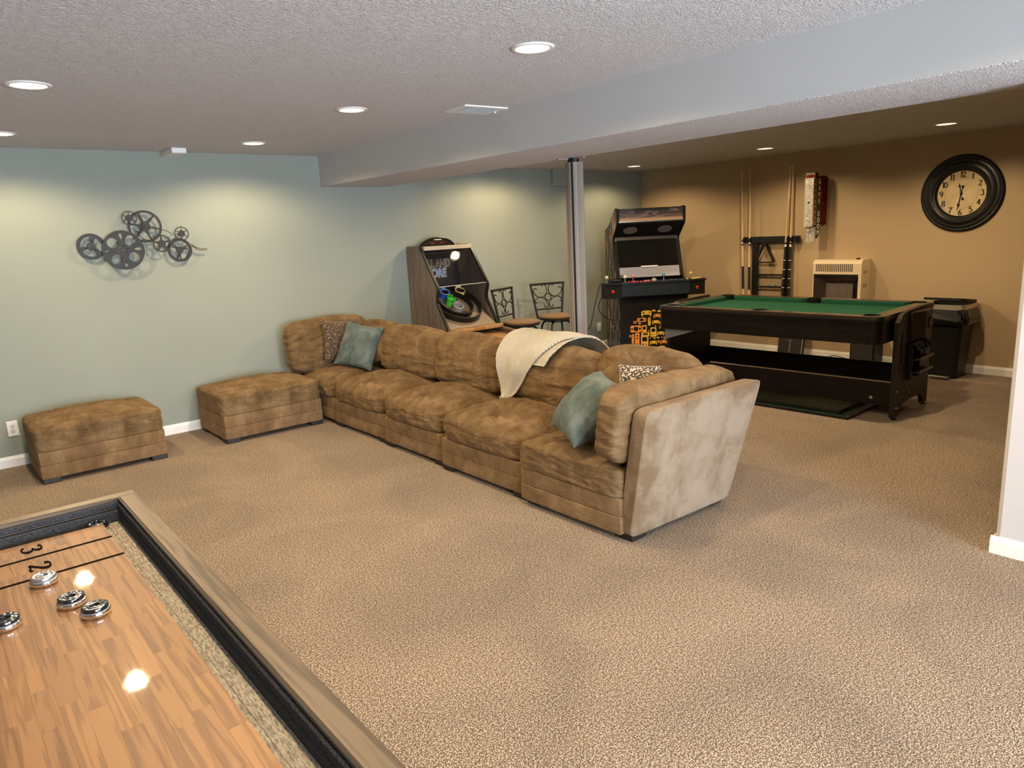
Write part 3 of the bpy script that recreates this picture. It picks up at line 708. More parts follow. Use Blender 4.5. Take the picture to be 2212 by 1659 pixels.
# puck wax bead lying at the board edge
# ================================================================== POOL TABLE
PT = thing('pool_table', 'dark wood flip pool table with green felt in front of the tan wall', 'pool table', (5.815, 3.235, 0), radians(2.35))
HW, HL, ZT = .575, .985, .81
def pocketed(x, y, r, n=60):
    """inner opening of the rails with pocket bites"""
    pk = [(-x, -y), (x, -y), (x, y), (-x, y), (-x - .02, 0), (x + .02, 0)]; pts = []
    segs = [((x, -y), (x, y)), ((x, y), (-x, y)), ((-x, y), (-x, -y)), ((-x, -y), (x, -y))]
    N = 400; out = []
    for (a, b) in segs:
        for i in range(N):
            f = i / N; px, py = a[0] + (b[0] - a[0]) * f, a[1] + (b[1] - a[1]) * f; out.append((px, py))
    res = []
    for i, (px, py) in enumerate(out):
        best = None
        for (cx, cy) in pk:
            d = math.hypot(px - cx, py - cy)
            if d < r:
                best = (cx, cy)
        if best is None:
            if i % 20 == 0: res.append((px, py))
        else:
            cx, cy = best
            res.append(('p', cx, cy, px, py))
    fin = []; i = 0; seen = set()
    for q in res:
        if q[0] == 'p':
            c = (q[1], q[2])
            if c in seen: continue
            seen.add(c); cx, cy = c
            if abs(cy) < .01:
                s = 1 if cx > 0 else -1; h = sqrt(r * r - .02 ** 2)
                a0 = math.atan2(-s * h, -s * .02)
                a1 = math.atan2(s * h, -s * .02)
                if s > 0: rng = [radians(-90 - 15) + (radians(210)) * k / 12 for k in range(13)]
                else: rng = [radians(90 - 15) + radians(210) * k / 12 for k in range(13)]
            else:
                mid = math.atan2(cy, cx); rng = [mid - radians(135) + radians(270) * k / 16 for k in range(17)]
            fin += [(cx + r * cos(a), cy + r * sin(a)) for a in rng]
        else: fin.append(q)
    return fin
# rotate list so the corner bite at the start is not split
IX, IY = HW - .105, HL - .105
hole = pocketed(IX, IY, .058)
M_RAILTOP = m_wood('rail_top_dark', (.012, .008, .006), (.030, .019, .012), 'Y', 8, .3, coat=.3)
obj('rail_top', MB().plate(rrect(-HW, HW, -HL, HL, .085, 8), [hole], ZT - .028, ZT), M_RAILTOP, PT)
obj('apron', MB().plate(rrect(-HW + .006, HW - .006, -HL + .006, HL - .006, .08, 8), [rrect(-HW + .04, HW - .04, -HL + .04, HL - .04, .05, 6)], .605, ZT - .026), M_POOLW, PT, 30)
obj('trim_edge', MB().plate(rrect(-HW - .004, HW + .004, -HL - .004, HL + .004, .088, 8), [rrect(-HW + .002, HW - .002, -HL + .002, HL - .002, .082, 8)], ZT - .034, ZT - .022), M_BLACK_S, PT, 30)
obj('bed', MB().box(-HW + .05, HW - .05, -HL + .05, HL - .05, .735, ZT - .040), M_GREEN, PT)
def cush(a, b, inward):
    a, b, n = Vector((*a, 0)), Vector((*b, 0)), Vector((*inward, 0)); d = (b - a).normalized(); w = .042
    z0, z1 = ZT - .040, ZT - .004
    P = [a, b, b - d * w * .8 + n * w, a + d * w * .8 + n * w]
    vs = [(p.x, p.y, z0) for p in P] + [(p.x, p.y, z1 - (0.004 if i > 1 else 0)) for i, p in enumerate(P)]
    return MB().add(vs, [(3, 2, 1, 0), (4, 5, 6, 7), (0, 1, 5, 4), (1, 2, 6, 5), (2, 3, 7, 6), (3, 0, 4, 7)])
g = .066
for (a, b, n) in (((-IX, -IY + g), (-IX, -g), (1, 0)), ((-IX, g), (-IX, IY - g), (1, 0)), ((IX, IY - g), (IX, g), (-1, 0)), ((IX, -g), (IX, -IY + g), (-1, 0)),
                  ((-IX + g, IY), (IX - g, IY), (0, -1)), ((IX - g, -IY), (-IX + g, -IY), (0, 1))):
    obj('cushion', cush(a, b, n), M_GREEN, PT)
for (x, y) in ((-IX, -IY), (IX, -IY), (IX, IY), (-IX, IY), (-IX - .02, 0), (IX + .02, 0)):
    obj('pocket', MB().lathe([(.060, -.02 + ZT), (.0625, ZT + .002), (.057, ZT + .003), (.055, ZT - .10), (.001, ZT - .105)], 24, T(x, y, 0), cap=False), M_BLACK, PT, 40)
M_DOT = mat('pearl_dot', (.55, .52, .45), .25)
for s in (-1, 1):
    for k in (-3, -2, -1, 1, 2, 3):
        obj('sight_dot', MB().prism(circ(s * (HW - .045), k * .22, .0055, 10), ZT, ZT + .0006), M_DOT, PT)
    for k in (-1, 0, 1): obj('sight_dot', MB().prism(circ(k * .22, s * (HL - .045), .0055, 10), ZT, ZT + .0006), M_DOT, PT)
for (y) in (-.62, -.1, .45): obj('screw', MB().prism(circ(0, 0, .004, 8), 0, .003, T(-HW + .004, y, .745) @ RYm(-pi / 2)), M_BLACK_S, PT)
# end panels, the near one with accessories
def end_poly():
    p = [(-.345, .02), (-.265, .02), (-.245, .075), (-.18, .105), (0, .115), (.18, .105), (.245, .075), (.265, .02), (.345, .02), (.345, .79), (.33, .825), (.10, .825), (-.20, .815), (-.275, .80), (-.31, .77), (-.345, .745)]
    return p
for s, yy in ((-1, -HL - .045), (1, HL + .012)):
    M = T(0, yy + .033, 0) @ RX(pi / 2)
    pnl = obj('end_panel', MB().prism(end_poly(), 0, .033, M), M_POOLP, PT)
    obj('panel_edge', MB().box(-.35, -.3445, yy - .001, yy + .034, .02, .745), M_BLACK_S, PT)
    for x in (-.305, .305): obj('leveler', MB().lathe([(.022, 0), (.022, .006), (.008, .008), (.008, .03)], 14, T(x, yy + .016, 0)), M_BLACK, PT, 40)
yn = -HL - .045
for (x, z) in ((-.31, .22), (-.325, .095), (-.285, .085), (-.06, .17), (.28, .255)): obj('bolt', MB().lathe([(.009, 0), (.008, .004), (.001, .006)], 12, T(x, yn, z) @ RX(pi / 2)), mat('bolt_cap', (.30, .28, .25), .4, .3), PT, 40)
for x in (-.25, .235): obj('slot_cover', MB().box(x - .024, x + .024, yn - .006, yn + .002, .42, .66, b=.003), M_BLACK, PT)
cb = MB().plate([(-.14, .60), (.22, .60), (.22, .80), (-.14, .80)], [circ(.10, .70, .048, 20)], 0, .004, T(0, yn - .060, 0) @ RX(pi / 2))
box_ = MB().prism([(-.14, 0), (.22, 0), (.22, .035), (.15, .056), (.02, .062), (-.14, .02)], .60, .80, T(0, yn, 0) @ Matrix.Scale(-1, 4, (0, 1, 0)))
rb = obj('ball_box', box_, M_POOLP, PT)
obj('ball_opening', MB().prism(circ(.12, .70, .045, 20), .05, .0655, T(0, yn, 0) @ RX(pi / 2)), M_BLACK, PT)
ho = MB()
for x in (-.11, -.02, .06, .14): ho.tube([(x, yn, .56), (x, yn - .035, .555), (x + .02, yn - .055, .535), (x + .01, yn - .06, .51)], .012, 8)
ho.sphere((-.05, yn - .03, .545), .038, 8)
obj('accessory_hooks', ho, M_BLACK, PT, 40)
for z in (.44, .34):
    obj('accessory_shelf', MB().box(-.13, .16, yn - .085, yn, z - .005, z + .005, b=.002), M_BLACK, PT)
    obj('shelf_lip', MB().box(-.13, .16, yn - .088, yn - .083, z - .004, z + .018, b=.001), M_BLACK_S, PT)
for x in (-.125, .05): obj('shelf_bracket', MB().box(x - .012, x + .012, yn - .03, yn, .28, .57, b=.004), M_BLACK, PT)
# lower side boards
for s, x, z0, z1 in ((-1, -.335, .105, .285), (1, .335, .150, .310)):
    obj('side_board', MB().box(x - .012, x + .012, -HL - .012, HL + .014, z0, z1, b=.003), M_POOLW, PT)
obj('bolt', MB().lathe([(.013, 0), (.012, .005), (.001, .008)], 12, T(-.347, -.86, .16) @ RYm(-pi / 2)), mat('bolt_cap', (.30, .28, .25), .4, .3), PT, 40)
obj('pivot_block', MB().box(-.30, .30, HL - .06, HL - .02, .50, .66, b=.01), M_BLACK, PT)
obj('corner_bracket', MB().add([(-HW + .05, HL - .06, .604), (-HW + .05, HL - .40, .604), (-HW + .05, HL - .06, .50), (-HW + .056, HL - .06, .604), (-HW + .056, HL - .40, .604), (-HW + .056, HL - .06, .50)], [(0, 1, 2), (5, 4, 3), (0, 3, 4, 1), (1, 4, 5, 2), (2, 5, 3, 0)]), mat('bracket_grey', (.16, .155, .15), .5), PT)
# boards stored on the carpet beneath
for i, (x0, x1, y0, y1, z, lb) in enumerate(((5.30, 6.04, 2.46, 3.95, .012, 'lower of two dark green board tops lying on the carpet under the pool table'), (5.36, 6.06, 2.56, 4.02, .036, 'upper of two dark green board tops lying on the carpet under the pool table'))):
    b = thing('board_top', lb, 'board', ((x0 + x1) / 2, (y0 + y1) / 2, z), radians(2.), 'board tops under the pool table')
    w, l = (x1 - x0) / 2, (y1 - y0) / 2
    obj('panel', MB().box(-w, w, -l, l, -.010, .008, b=.003), mat('board_green', (.012, .030, .020), .35), b)
    obj('edge_band', MB().plate([(-w - .003, -l - .003), (w + .003, -l - .003), (w + .003, l + .003), (-w - .003, l + .003)], [[(-w, -l), (w, -l), (w, l), (-w, l)]], -.011, .009), M_BLACK_S, b)
# ================================================================== WALL: cue rack, cues, triangle
RKX = TX - .055
r = Sub('cue_rack', 'black wooden cue rack with open shelves on the tan wall', 'rack', RKX, 4.46, None, 1.0)
r.part('top_bar', MB().box(RKX - .02, RKX + .02, 4.11, 4.815, 1.272, 1.342, b=.004), M_BLACK_S)
for y0, y1 in ((4.625, 4.69), (4.225, 4.29)): r.part('upright', MB().box(RKX - .012, RKX + .03, y0, y1, .30, 1.30, b=.003), M_BLACK_S)
for z in (.91, .772, .60, .42):
    r.part('shelf', MB().box(RKX - .035, RKX + .03, 4.29, 4.625, z - .007, z + .007, b=.002), M_BLACK_S)
r.part('bottom_bar', MB().box(RKX - .03, RKX + .03, 4.11, 4.815, .26, .31, b=.004), M_BLACK_S)
for y in (4.79, 4.72, 4.24, 4.20, 4.14): r.part('cue_clip', MB().prism(circ(0, 0, .016, 14), -.022, .022, T(RKX - .028, y, 1.305)), M_BLACK, True)
for y in (4.14, 4.165): r.part('hook', MB().tube([(RKX - .022, y, 1.275), (RKX - .03, y, 1.26), (RKX - .035, y, 1.255)], .004, 6), M_STEEL)
def cue(lb, top, bot, stripes=False, dark=False):
    a, b = Vector(bot), Vector(top); L = (b - a).length
    c = thing('pool_cue', lb, 'cue', a, 0, 'cues in the wall rack')
    q = (b - a).to_track_quat('Z', 'Y').to_matrix().to_4x4()
    P = lambda z0, z1, r0, r1: MB().lathe([(r0, z0 * L), (r1, z1 * L)], 12, q)
    obj('bumper', P(0, .012, .014, .015), M_WHITEP, c, 40)
    if dark:
        obj('butt', P(.012, .42, .015, .0125), mat('cue_dark', (.02, .013, .01), .3), c, 40)
        for k in range(4): obj('ring', P(.14 + k * .065, .144 + k * .065, .0150, .0150), M_WHITEP, c, 40)
    else:
        obj('butt', P(.012, .075, .015, .0147), M_CUEW, c, 40)
        obj('wrap', P(.075, .255, .0148, .0138), mat('cue_wrap', (.012, .011, .012), .8), c, 40)
        obj('forearm', P(.255, .42, .0136, .0115), M_CUEW, c, 40)
    obj('joint', P(.42, .432, .0120, .0118), M_BLACK, c, 40); obj('joint_ring', P(.432, .450, .0116, .0114), M_WHITEP, c, 40); obj('collar', P(.450, .462, .0116, .0112), M_BLACK, c, 40)
    obj('shaft', P(.462, .985, .0110, .0070), M_CUEW, c, 40)
    obj('ferrule', P(.985, .995, .0072, .0072), M_WHITEP, c, 40); obj('tip', P(.995, 1, .0072, .006), mat('chalk_tip', (.05, .08, .10), .9), c, 40)
    return c
XC = RKX - .034
cue('pale shaft pool cue, outermost on the arcade side of the rack', (XC + .02, 4.842, 2.10), (XC, 4.783, .63))
cue('pale shaft pool cue, second from the arcade side of the rack', (XC + .02, 4.734, 2.10), (XC, 4.705, .62))
cue('slim dark butt pool cue leaning across the upright by the game sign', (XC + .02, 4.238, 2.11), (XC - .02, 4.275, .55), True, True)
cue('pool cue with white banded dark butt, nearest the game sign', (XC + .02, 4.208, 2.105), (XC, 4.206, .55), True, True)
tr = Sub('ball_triangle', 'black plastic ball triangle hanging in the cue rack', 'triangle', XC, 4.51, None, 1.13)
tp = [(4.513, 1.298), (4.645, 1.045), (4.385, 1.045)]
def tri(r, inset):
    o = []; c = (sum(p[0] for p in tp) / 3, sum(p[1] for p in tp) / 3)
    for i, p in enumerate(tp):
        q = (p[0] + (c[0] - p[0]) * inset, p[1] + (c[1] - p[1]) * inset); a = tp[i - 1]; b = tp[(i + 1) % 3]
        for k in range(5):
            f = k / 4; d1 = Vector((a[0] - p[0], a[1] - p[1])).normalized(); d2 = Vector((b[0] - p[0], b[1] - p[1])).normalized()
            v = Vector(q) + d1 * r * (1 - f) ** 2 + d2 * r * f ** 2; o.append((v.x, v.y))
    return o
MY = Matrix(((0, 0, 1, 0), (1, 0, 0, 0), (0, 1, 0, 0), (0, 0, 0, 1)))      # plate (x,y,z) -> room (z, x, y)
tr.part('frame', MB().plate(tri(.035, 0), [tri(.03, .155)], XC - .02, XC + .03, MY), M_BLACK_S)
b = thing('chalk_cubes', 'pair of chalk cubes on the lower shelf of the cue rack', 'chalk', (RKX - .01, 4.44, .779))
for y in (-.045, .03): obj('chalk', MB().box(-.011, .011, y - .011, y + .011, 0, .021, b=.002), mat('chalk_blue', (.12, .22, .22), .9), b)
# ================================================================== GAME ROOM SIGN
sg = Sub('game_sign', 'vintage metal wall sign reading GAME ROOM downwards, red and silver with bulbs', 'sign', 7.52, 3.88, None, 1.65)
SY = 3.85; M_RED = m_felt('sign_red', (.10, .010, .010), (.20, .022, .020), 30); M_SILV = mat('sign_silver', (.52, .49, .44), .35, .7)
v = coords(M_SILV); setcol(M_SILV, ramp(M_SILV, noise_n(M_SILV, v, 40, 4), [(.35, (.36, .33, .28)), (.65, (.62, .59, .53))])); M_SILV.node_tree.nodes['Principled BSDF'].inputs['Metallic'].default_value = .35
XZ = Matrix(((1, 0, 0, 0), (0, 0, 1, 0), (0, 1, 0, 0), (0, 0, 0, 1)))       # plate (x,y,z) -> room (x, z, y)
sg.part('red_panel', MB().prism([(7.50, 1.50), (7.56, 1.455), (7.633, 1.455), (7.633, 1.93), (7.60, 1.955), (7.50, 1.955)], SY, SY + .09, XZ), M_RED)
sg.part('letter_panel', MB().prism([(7.412, 1.335), (7.44, 1.31), (7.502, 1.36), (7.502, 1.955), (7.412, 1.955)], SY - .002, SY + .092, XZ), mat('sign_olive', (.035, .036, .022), .45))
sg.part('red_strip', MB().prism([(7.35, 1.45), (7.414, 1.45), (7.414, 1.925), (7.35, 1.925)], SY + .001, SY + .089, XZ), mat('sign_strip', (.34, .27, .20), .4))
sg.part('red_cap', MB().prism([(7.345, 1.925), (7.42, 1.925), (7.44, 1.985), (7.36, 1.985)], SY + .001, SY + .089, XZ), M_RED)
sg.part('bulb_face', MB().box(7.335, 7.352, SY - .002, SY + .095, 1.435, 1.915, b=.002), M_SILV)
sg.part('bulb_face', MB().box(7.385, 7.414, SY - .002, SY + .092, 1.275, 1.435, b=.002), M_SILV)
sg.part('bulb_face', MB().add([(7.335, SY - .002, 1.915), (7.335, SY + .095, 1.915), (7.36, SY - .002, 1.955), (7.36, SY + .095, 1.955), (7.345, SY - .002, 1.985), (7.345, SY + .095, 1.985), (7.372, SY - .002, 1.985), (7.372, SY + .095, 1.985), (7.36, SY - .002, 1.915), (7.36, SY + .095, 1.915)], [(0, 2, 3, 1), (2, 4, 5, 3), (4, 6, 7, 5), (0, 8, 6, 2), (1, 3, 7, 9), (2, 6, 4)]), M_SILV)
for z, off in ((1.83, 0), (1.51, .02), (1.385, .05)):
    for dy in (.03, .055): sg.part('socket', MB().lathe([(.022, 0), (.018, .004), (.014, .004), (.013, .001)], 16, T(7.335 + off, SY + dy, z + (dy - .04) * 1.2) @ RYm(-pi / 2), cap=False), M_SILV, 40)
    if z < 1.6: sg.part('bulb', MB().sphere((7.325 + off, SY + .062, z + .012), .016, 8), mat('frosted_bulb', (.75, .70, .58), .2), True)
sg.part('arrow_mark', MB().prism([(-.012, -.014), (.014, 0), (-.012, .014)], 0, .001, T(7.3345, SY + .045, 1.68) @ RYm(-pi / 2) @ RZ(pi)), M_BLACK)
MT = lambda x, z: T(x, SY - .0032, z) @ RX(pi / 2)
M_LET = mat('sign_cream', (.88, .80, .62), .5)
for i, ch in enumerate('GAME ROOM'):
    if ch != ' ': sg.part('letter', text_mesh(ch, .070, MT(7.457, 1.893 - i * .0655), .0012, bold=.0022), M_LET)
M_REDL = mat('strip_red', (.30, .03, .025), .5)
for i in range(8): sg.part('strip_mark', MB().box(7.366, 7.398, SY - .0004, SY + .002, 1.875 - i * .056, 1.908 - i * .056), M_REDL)
# ================================================================== CLOCK
ck = thing('wall_clock', 'large round wall clock with wide black rim and cream face on the tan wall', 'clock', (TX, 2.56, 1.683))
CM = Matrix(((0, 0, -1, 0), (-1, 0, 0, 0), (0, 1, 0, 0), (0, 0, 0, 1)))      # x right (towards -Y), y up, z out of the wall
obj('rim', MB().lathe([(.349, .0), (.350, .014), (.343, .022), (.332, .026), (.322, .024), (.318, .029), (.300, .035), (.290, .033), (.286, .039), (.268, .047), (.252, .050), (.240, .046), (.234, .040), (.222, .037), (.216, .028), (.206, .020), (.204, .012)], 72, CM, cap=False), M_BLACK_S, ck, 30)
M_FACE = mat('clock_paper', (.60, .46, .26), .6); v = coords(M_FACE)
setcol(M_FACE, ramp(M_FACE, noise_n(M_FACE, v, 9, 5, .6), [(.3, (.50, .37, .19)), (.7, (.66, .52, .31))]))
fc = obj('face', MB().lathe([(.208, .010), (.0001, .012)], 64, CM, cap=False), M_FACE, ck)
obj('minute_ring', MB().plate(circ(0, 0, .1385, 64), [circ(0, 0, .1372, 64)], .0128, .0132, CM), mat('ring_brown', (.25, .17, .08), .6), fc)
num = mat('numeral_black', (.02, .012, .008), .6)
for hnum in range(1, 13):
    a = radians(90 - 30 * hnum); x, y = .171 * cos(a), .171 * sin(a); s = str(hnum); mb = MB()
    for k, ch in enumerate(s): digit(mb, ch, .050, CM @ T(x + (k - (len(s) - 1) / 2) * .021, y, .0135), .07, .22)
    obj('numeral', mb, num, fc)
def hand(L, w, ang, z, tail):
    M = CM @ T(0, 0, z) @ RZ(radians(-ang)); mb = MB()
    mb.prism([(-.004, 0), (-.0045, L * .45), (-w * .35, L * .52), (-w, L * .62), (-w * .3, L * .72), (-.0022, L * .80), (0, L), (.0022, L * .80), (w * .3, L * .72), (w, L * .62), (w * .35, L * .52), (.0045, L * .45), (.004, 0)], 0, .0015, M)
    mb.prism([(-.003, 0), (.003, 0), (.002, -tail), (-.002, -tail)], 0, .0015, M); mb.prism(circ(0, -tail, .0115, 18), 0, .0015, M); return mb
obj('hour_hand', hand(.112, .012, 345, .017, .052), M_BLACK, ck); obj('minute_hand', hand(.168, .012, 189.5, .021, .062), M_BLACK, ck)
obj('hub', MB().lathe([(.012, .012), (.012, .024), (.008, .027), (.0001, .027)], 18, CM, cap=False), M_BLACK, ck, 40)
# ================================================================== HEATER
ht = Sub('wall_heater', 'beige gas wall heater with slotted top behind the pool table', 'heater', 7.54, 3.61, None, .78)
M_BEIGE = mat('heater_beige', (.66, .53, .35), .45); HX0, HX1, HY0, HY1 = 7.43, 7.633, 3.355, 3.87
body = MB().plate(rrect(HX0, HX1 + .05, .50, 1.085, .035, 6), [], HY0, HY0 + .06, XZ)
prof = [(HX0, .50), (HX0, 1.045), (HX0 + .012, 1.072), (HX0 + .04, 1.085), (HX1, 1.085), (HX1, .50)]
ht.part('side_shell', MB().prism(prof, HY0, HY0 + .03, XZ), M_BEIGE); ht.part('side_shell', MB().prism(prof, HY1 - .010, HY1, XZ), M_BEIGE)
ht.part('top_shell', MB().prism([(HX0, .935), (HX0, 1.045), (HX0 + .012, 1.072), (HX0 + .04, 1.085), (HX1, 1.085), (HX1, .935)], HY0 + .03, HY1 - .010, XZ), M_BEIGE)
ht.part('bottom_shell', MB().box(HX0, HX1, HY0 + .03, HY1 - .010, .50, .56), M_BEIGE)
for i in range(20):
    y = 3.452 + i * (3.832 - 3.452) / 19; ht.part('slot', MB().box(HX0 - .0015, HX0 + .004, y - .005, y + .005, .963, 1.042), mat('slot_brown', (.05, .022, .018), .7))
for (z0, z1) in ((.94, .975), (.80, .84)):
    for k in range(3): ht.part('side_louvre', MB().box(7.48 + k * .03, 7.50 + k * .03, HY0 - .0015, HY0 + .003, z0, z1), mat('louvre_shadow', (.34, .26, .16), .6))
ht.part('firebox_back', MB().box(7.52, 7.53, HY0 + .03, HY1 - .010, .56, .935), M_BLACK)
ht.part('firebox_hood', MB().add([(HX0 + .005, HY0 + .03, .93), (HX0 + .005, HY1 - .01, .93), (7.52, HY1 - .10, .84), (7.52, HY0 + .10, .84)], [(0, 1, 2, 3)]), mat('hood_brown', (.06, .045, .032), .35, .5))
ht.part('burner_plaque', MB().box(7.490, 7.515, HY0 + .11, HY1 - .12, .60, .835, b=.004), mat('plaque_grey', (.16, .125, .10), .7))
wire = MB()
for k in range(14): wire.box(7.468, 7.471, HY0 + .09, HY1 - .10, .60 + k * .017, .602 + k * .017)
for k in range(3): wire.box(7.466, 7.469, HY0 + .16 + k * .10, HY0 + .163 + k * .10, .58, .86)
ht.part('wire_guard', wire, mat('wire_grey', (.22, .18, .15), .35, .8))
ht.part('side_reflector', MB().add([(HX0 + .005, HY1 - .012, .935), (HX0 + .005, HY1 - .012, .56), (7.52, HY1 - .115, .58), (7.52, HY1 - .115, .84)], [(0, 1, 2, 3)]), mat('hood_brown', (.06, .045, .032), .35, .5))
ht.part('front_frame', MB().box(HX0, HX0 + .012, HY0 + .03, HY1 - .010, .918, .936), M_BLACK)
ht.part('knob', MB().lathe([(.020, 0), (.019, .014), (.001, .015)], 18, T(7.53, 3.44, 1.085)), M_BLACK, 40)
# ================================================================== TRASH CAN
tc = Sub('trash_can', 'black pedal trash can with steel rim and black liner against the tan wall', 'bin', 7.38, 2.45, None, 0)
M_CAN = mat('can_black', (.005, .0045, .004), .45, spec=.3); BX0, BX1, BY0, BY1 = 7.22, 7.56, 2.33, 2.68
def taper(x0, x1, y0, y1, z0, z1, d, r): 
    a = rrect(x0 + d, x1 - d, y0 + d, y1 - d, r); b2 = rrect(x0, x1, y0, y1, r); n = len(a)
    return MB().add([(x, y, z0) for x, y in a] + [(x, y, z1) for x, y in b2], [tuple(range(n))[::-1], tuple(range(n, 2 * n))] + [(i, (i + 1) % n, n + (i + 1) % n, n + i) for i in range(n)])
tc.part('body', taper(BX0, BX1, BY0, BY1, .012, .60, .035, .05), M_CAN, 30)
tc.part('foot_ring', taper(BX0 + .03, BX1 - .03, BY0 + .03, BY1 - .03, 0, .014, 0, .05), M_CAN)
n = 72; rng = random.Random(5); vs = []; fs = []
o1 = rrect(BX0 - .005, BX1 + .005, BY0 - .005, BY1 + .005, .055, 17)
cx, cy = (BX0 + BX1) / 2, (BY0 + BY1) / 2
for j, (z, e) in enumerate(((.655, .006), (.62, .020), (.575, .035), (.54, .046), (.512, .038))):
    for i, (x, y) in enumerate(o1):
        q = e + .012 * noise.noise(Vector((i * .9, j * 1.3, 2.))); d = Vector((x - cx, y - cy)).normalized()
        vs.append((x + d.x * q, y + d.y * q, z + .012 * noise.noise(Vector((i * .4, j, 7.)))))
N1 = len(o1)
fs = [(j * N1 + i, j * N1 + (i + 1) % N1, (j + 1) * N1 + (i + 1) % N1, (j + 1) * N1 + i) for j in range(4) for i in range(N1)]
M_BAG = mat('bag_black', (.005, .0045, .004), .22, spec=.35)
tc.part('liner', MB().add(vs, fs), M_BAG)
tc.part('rim', MB().plate(rrect(BX0 - .012, BX1 + .012, BY0 - .012, BY1 + .012, .06, 8), [rrect(BX0 + .004, BX1 - .004, BY0 + .004, BY1 - .004, .05, 8)], .645, .690), mat('rim_steel', (.62, .56, .48), .38, .85), 30)
lid = MB().plate(rrect(BX0 - .006, BX1 + .006, BY0 - .006, BY1 + .006, .055, 8), [], -.0, .022, T(BX1 - .02, 0, .692) @ RYm(radians(7)) @ T(-BX1 + .02, 0, 0))
tc.part('lid', lid, M_CAN, 30)
tc.part('pedal', MB().box(7.165, 7.225, 2.40, 2.58, .018, .032, b=.005), M_STEEL); 
# ================================================================== small things behind the pool table
bg2 = Sub('padded_case', 'black padded cue case with a crest leaning on the wall below the heater', 'case', 7.50, 4.12, None, 0)
LM = T(7.44, 4.11, .005) @ RYm(radians(10))
bg2.part('body', MB().box(-.025, .03, -.15, .15, 0, .55, LM, b=.015), mat('case_nylon', (.010, .0085, .008), .7), 30)
bg2.part('strap', MB().box(-.0275, -.0245, -.009, .009, .01, .54, LM), mat('strap_grey', (.10, .085, .06), .6))
bg2.part('piping', MB().tube([LM @ Vector((-.024, -.142, .02 + k * .05)) for k in range(11)], .004, 6), mat('piping_grey', (.40, .36, .30), .5))
cr = MB().prism([(-.020, .026), (.020, .026), (.020, -.006), (0, -.030), (-.020, -.006)], 0, .002, LM @ T(-.0275, 0, .19) @ RYm(-pi / 2) @ RZ(-pi / 2))
cr_o = bg2.part('crest', cr, mat('crest_gold', (.36, .28, .13), .35, .6))
bg2.part('crest_field', MB().prism([(-.015, .021), (.015, .021), (.015, -.005), (0, -.023), (-.015, -.005)], .002, .003, LM @ T(-.0275, 0, .19) @ RYm(-pi / 2) @ RZ(-pi / 2)), M_BLACK)
bg2.part('crest_mark', MB().prism([(-.007, -.006), (.007, -.006), (0, .010)], .003, .004, LM @ T(-.0275, 0, .19) @ RYm(-pi / 2) @ RZ(-pi / 2)), mat('crest_gold', (.36, .28, .13), .35, .6))
sp = Sub('floor_speaker', 'small black speaker box on the carpet behind the pool table', 'speaker', 7.45, 3.29, None, 0)
sp.part('cabinet', MB().box(7.40, 7.60, 3.17, 3.42, 0, .33, b=.006), M_BLACK); sp.part('grille', MB().box(7.394, 7.402, 3.185, 3.405, .02, .31, b=.003), mat('grille_cloth', (.020, .018, .016), .9))
pl = thing('night_light', 'round white plug-in on the tan wall seen beneath the pool table', 'plug', (TX, 3.00, .215))
obj('cover_plate', MB().box(-.006, 0, -.035, .035, -.0575, .0575, b=.003), M_WHITEP, pl)
obj('cap', MB().lathe([(.030, 0), (.030, .022), (.024, .034), (.001, .036)], 20, T(-.006, 0, .005) @ RYm(-pi / 2)), M_WHITEP, pl, 40)
obj('cord', MB().tube([(-.02, .0, -.02), (-.03, .01, -.08), (-.025, .03, -.16), (-.05, .05, -.21)], .003, 6), M_WHITEP, pl, True)
cd = obj('power_cord', MB().tube(smooth_line([(7.56, 3.46, .008), (7.52, 3.56, .045), (7.50, 3.65, .055), (7.47, 3.75, .012), (7.40, 3.86, .006)], 6), .0045, 6), M_BLACK, None, True); cd.name = 'extension_cord'; tag(cd, 'black cord looping on the carpet beside the floor speaker', 'cord')
# ================================================================== FILM REEL WALL ART
ra = Sub('film_reel_art', 'dark metal wall sculpture of seven film reels on the blue wall', 'wall art', 1.45, BY, None, 1.6)
M_REEL = mat('reel_iron', (.017, .015, .014), .5, .3)
def WALLM(x, y, z): return Matrix(((1, 0, 0, x), (0, 0, -1, y), (0, 1, 0, z), (0, 0, 0, 1)))   # x right, y up, z out of the wall
def reel(x, z, R, d, spokes, a0, rim=.12, hub=.27, sw=.07, dbl=False, holes=5):
    M = WALLM(x, BY - d, z); mb = MB()
    mb.plate(circ(0, 0, R, 44), [circ(0, 0, R * (1 - rim), 40)], 0, .004, M)
    hs = [circ(.13 * R * cos(2 * pi * k / holes + .4), .13 * R * sin(2 * pi * k / holes + .4), .030 * R, 8) for k in range(holes)] + [circ(0, 0, .03 * R, 8)]
    mb.plate(circ(0, 0, R * hub, 28), hs, .0, .006, M)
    for k in range(spokes):
        a = radians(a0) + 2 * pi * k / spokes
        for off in ((-.16, .16) if dbl else (0,)):
            p0 = Vector((R * hub * .8 * cos(a + off * .6), R * hub * .8 * sin(a + off * .6), 0)); p1 = Vector((R * (1 - rim * .7) * cos(a + off), R * (1 - rim * .7) * sin(a + off), 0))
            dv = (p1 - p0).normalized(); nv = Vector((-dv.y, dv.x, 0)) * R * sw * .5
            mb.prism([tuple((p0 + nv * 1.3)[:2]), tuple((p0 - nv * 1.3)[:2]), tuple((p1 - nv)[:2]), tuple((p1 + nv)[:2])], .0005, .0035, M)
    o = ra.part('reel', mb, M_REEL)
    ra.part('standoff', MB().lathe([(.006, 0), (.006, d)], 8, WALLM(x, BY, z)), M_REEL, False, o)
    return o
reel(1.100, 1.59, .100, .030, 3, 75, .25, .31, .11, True)
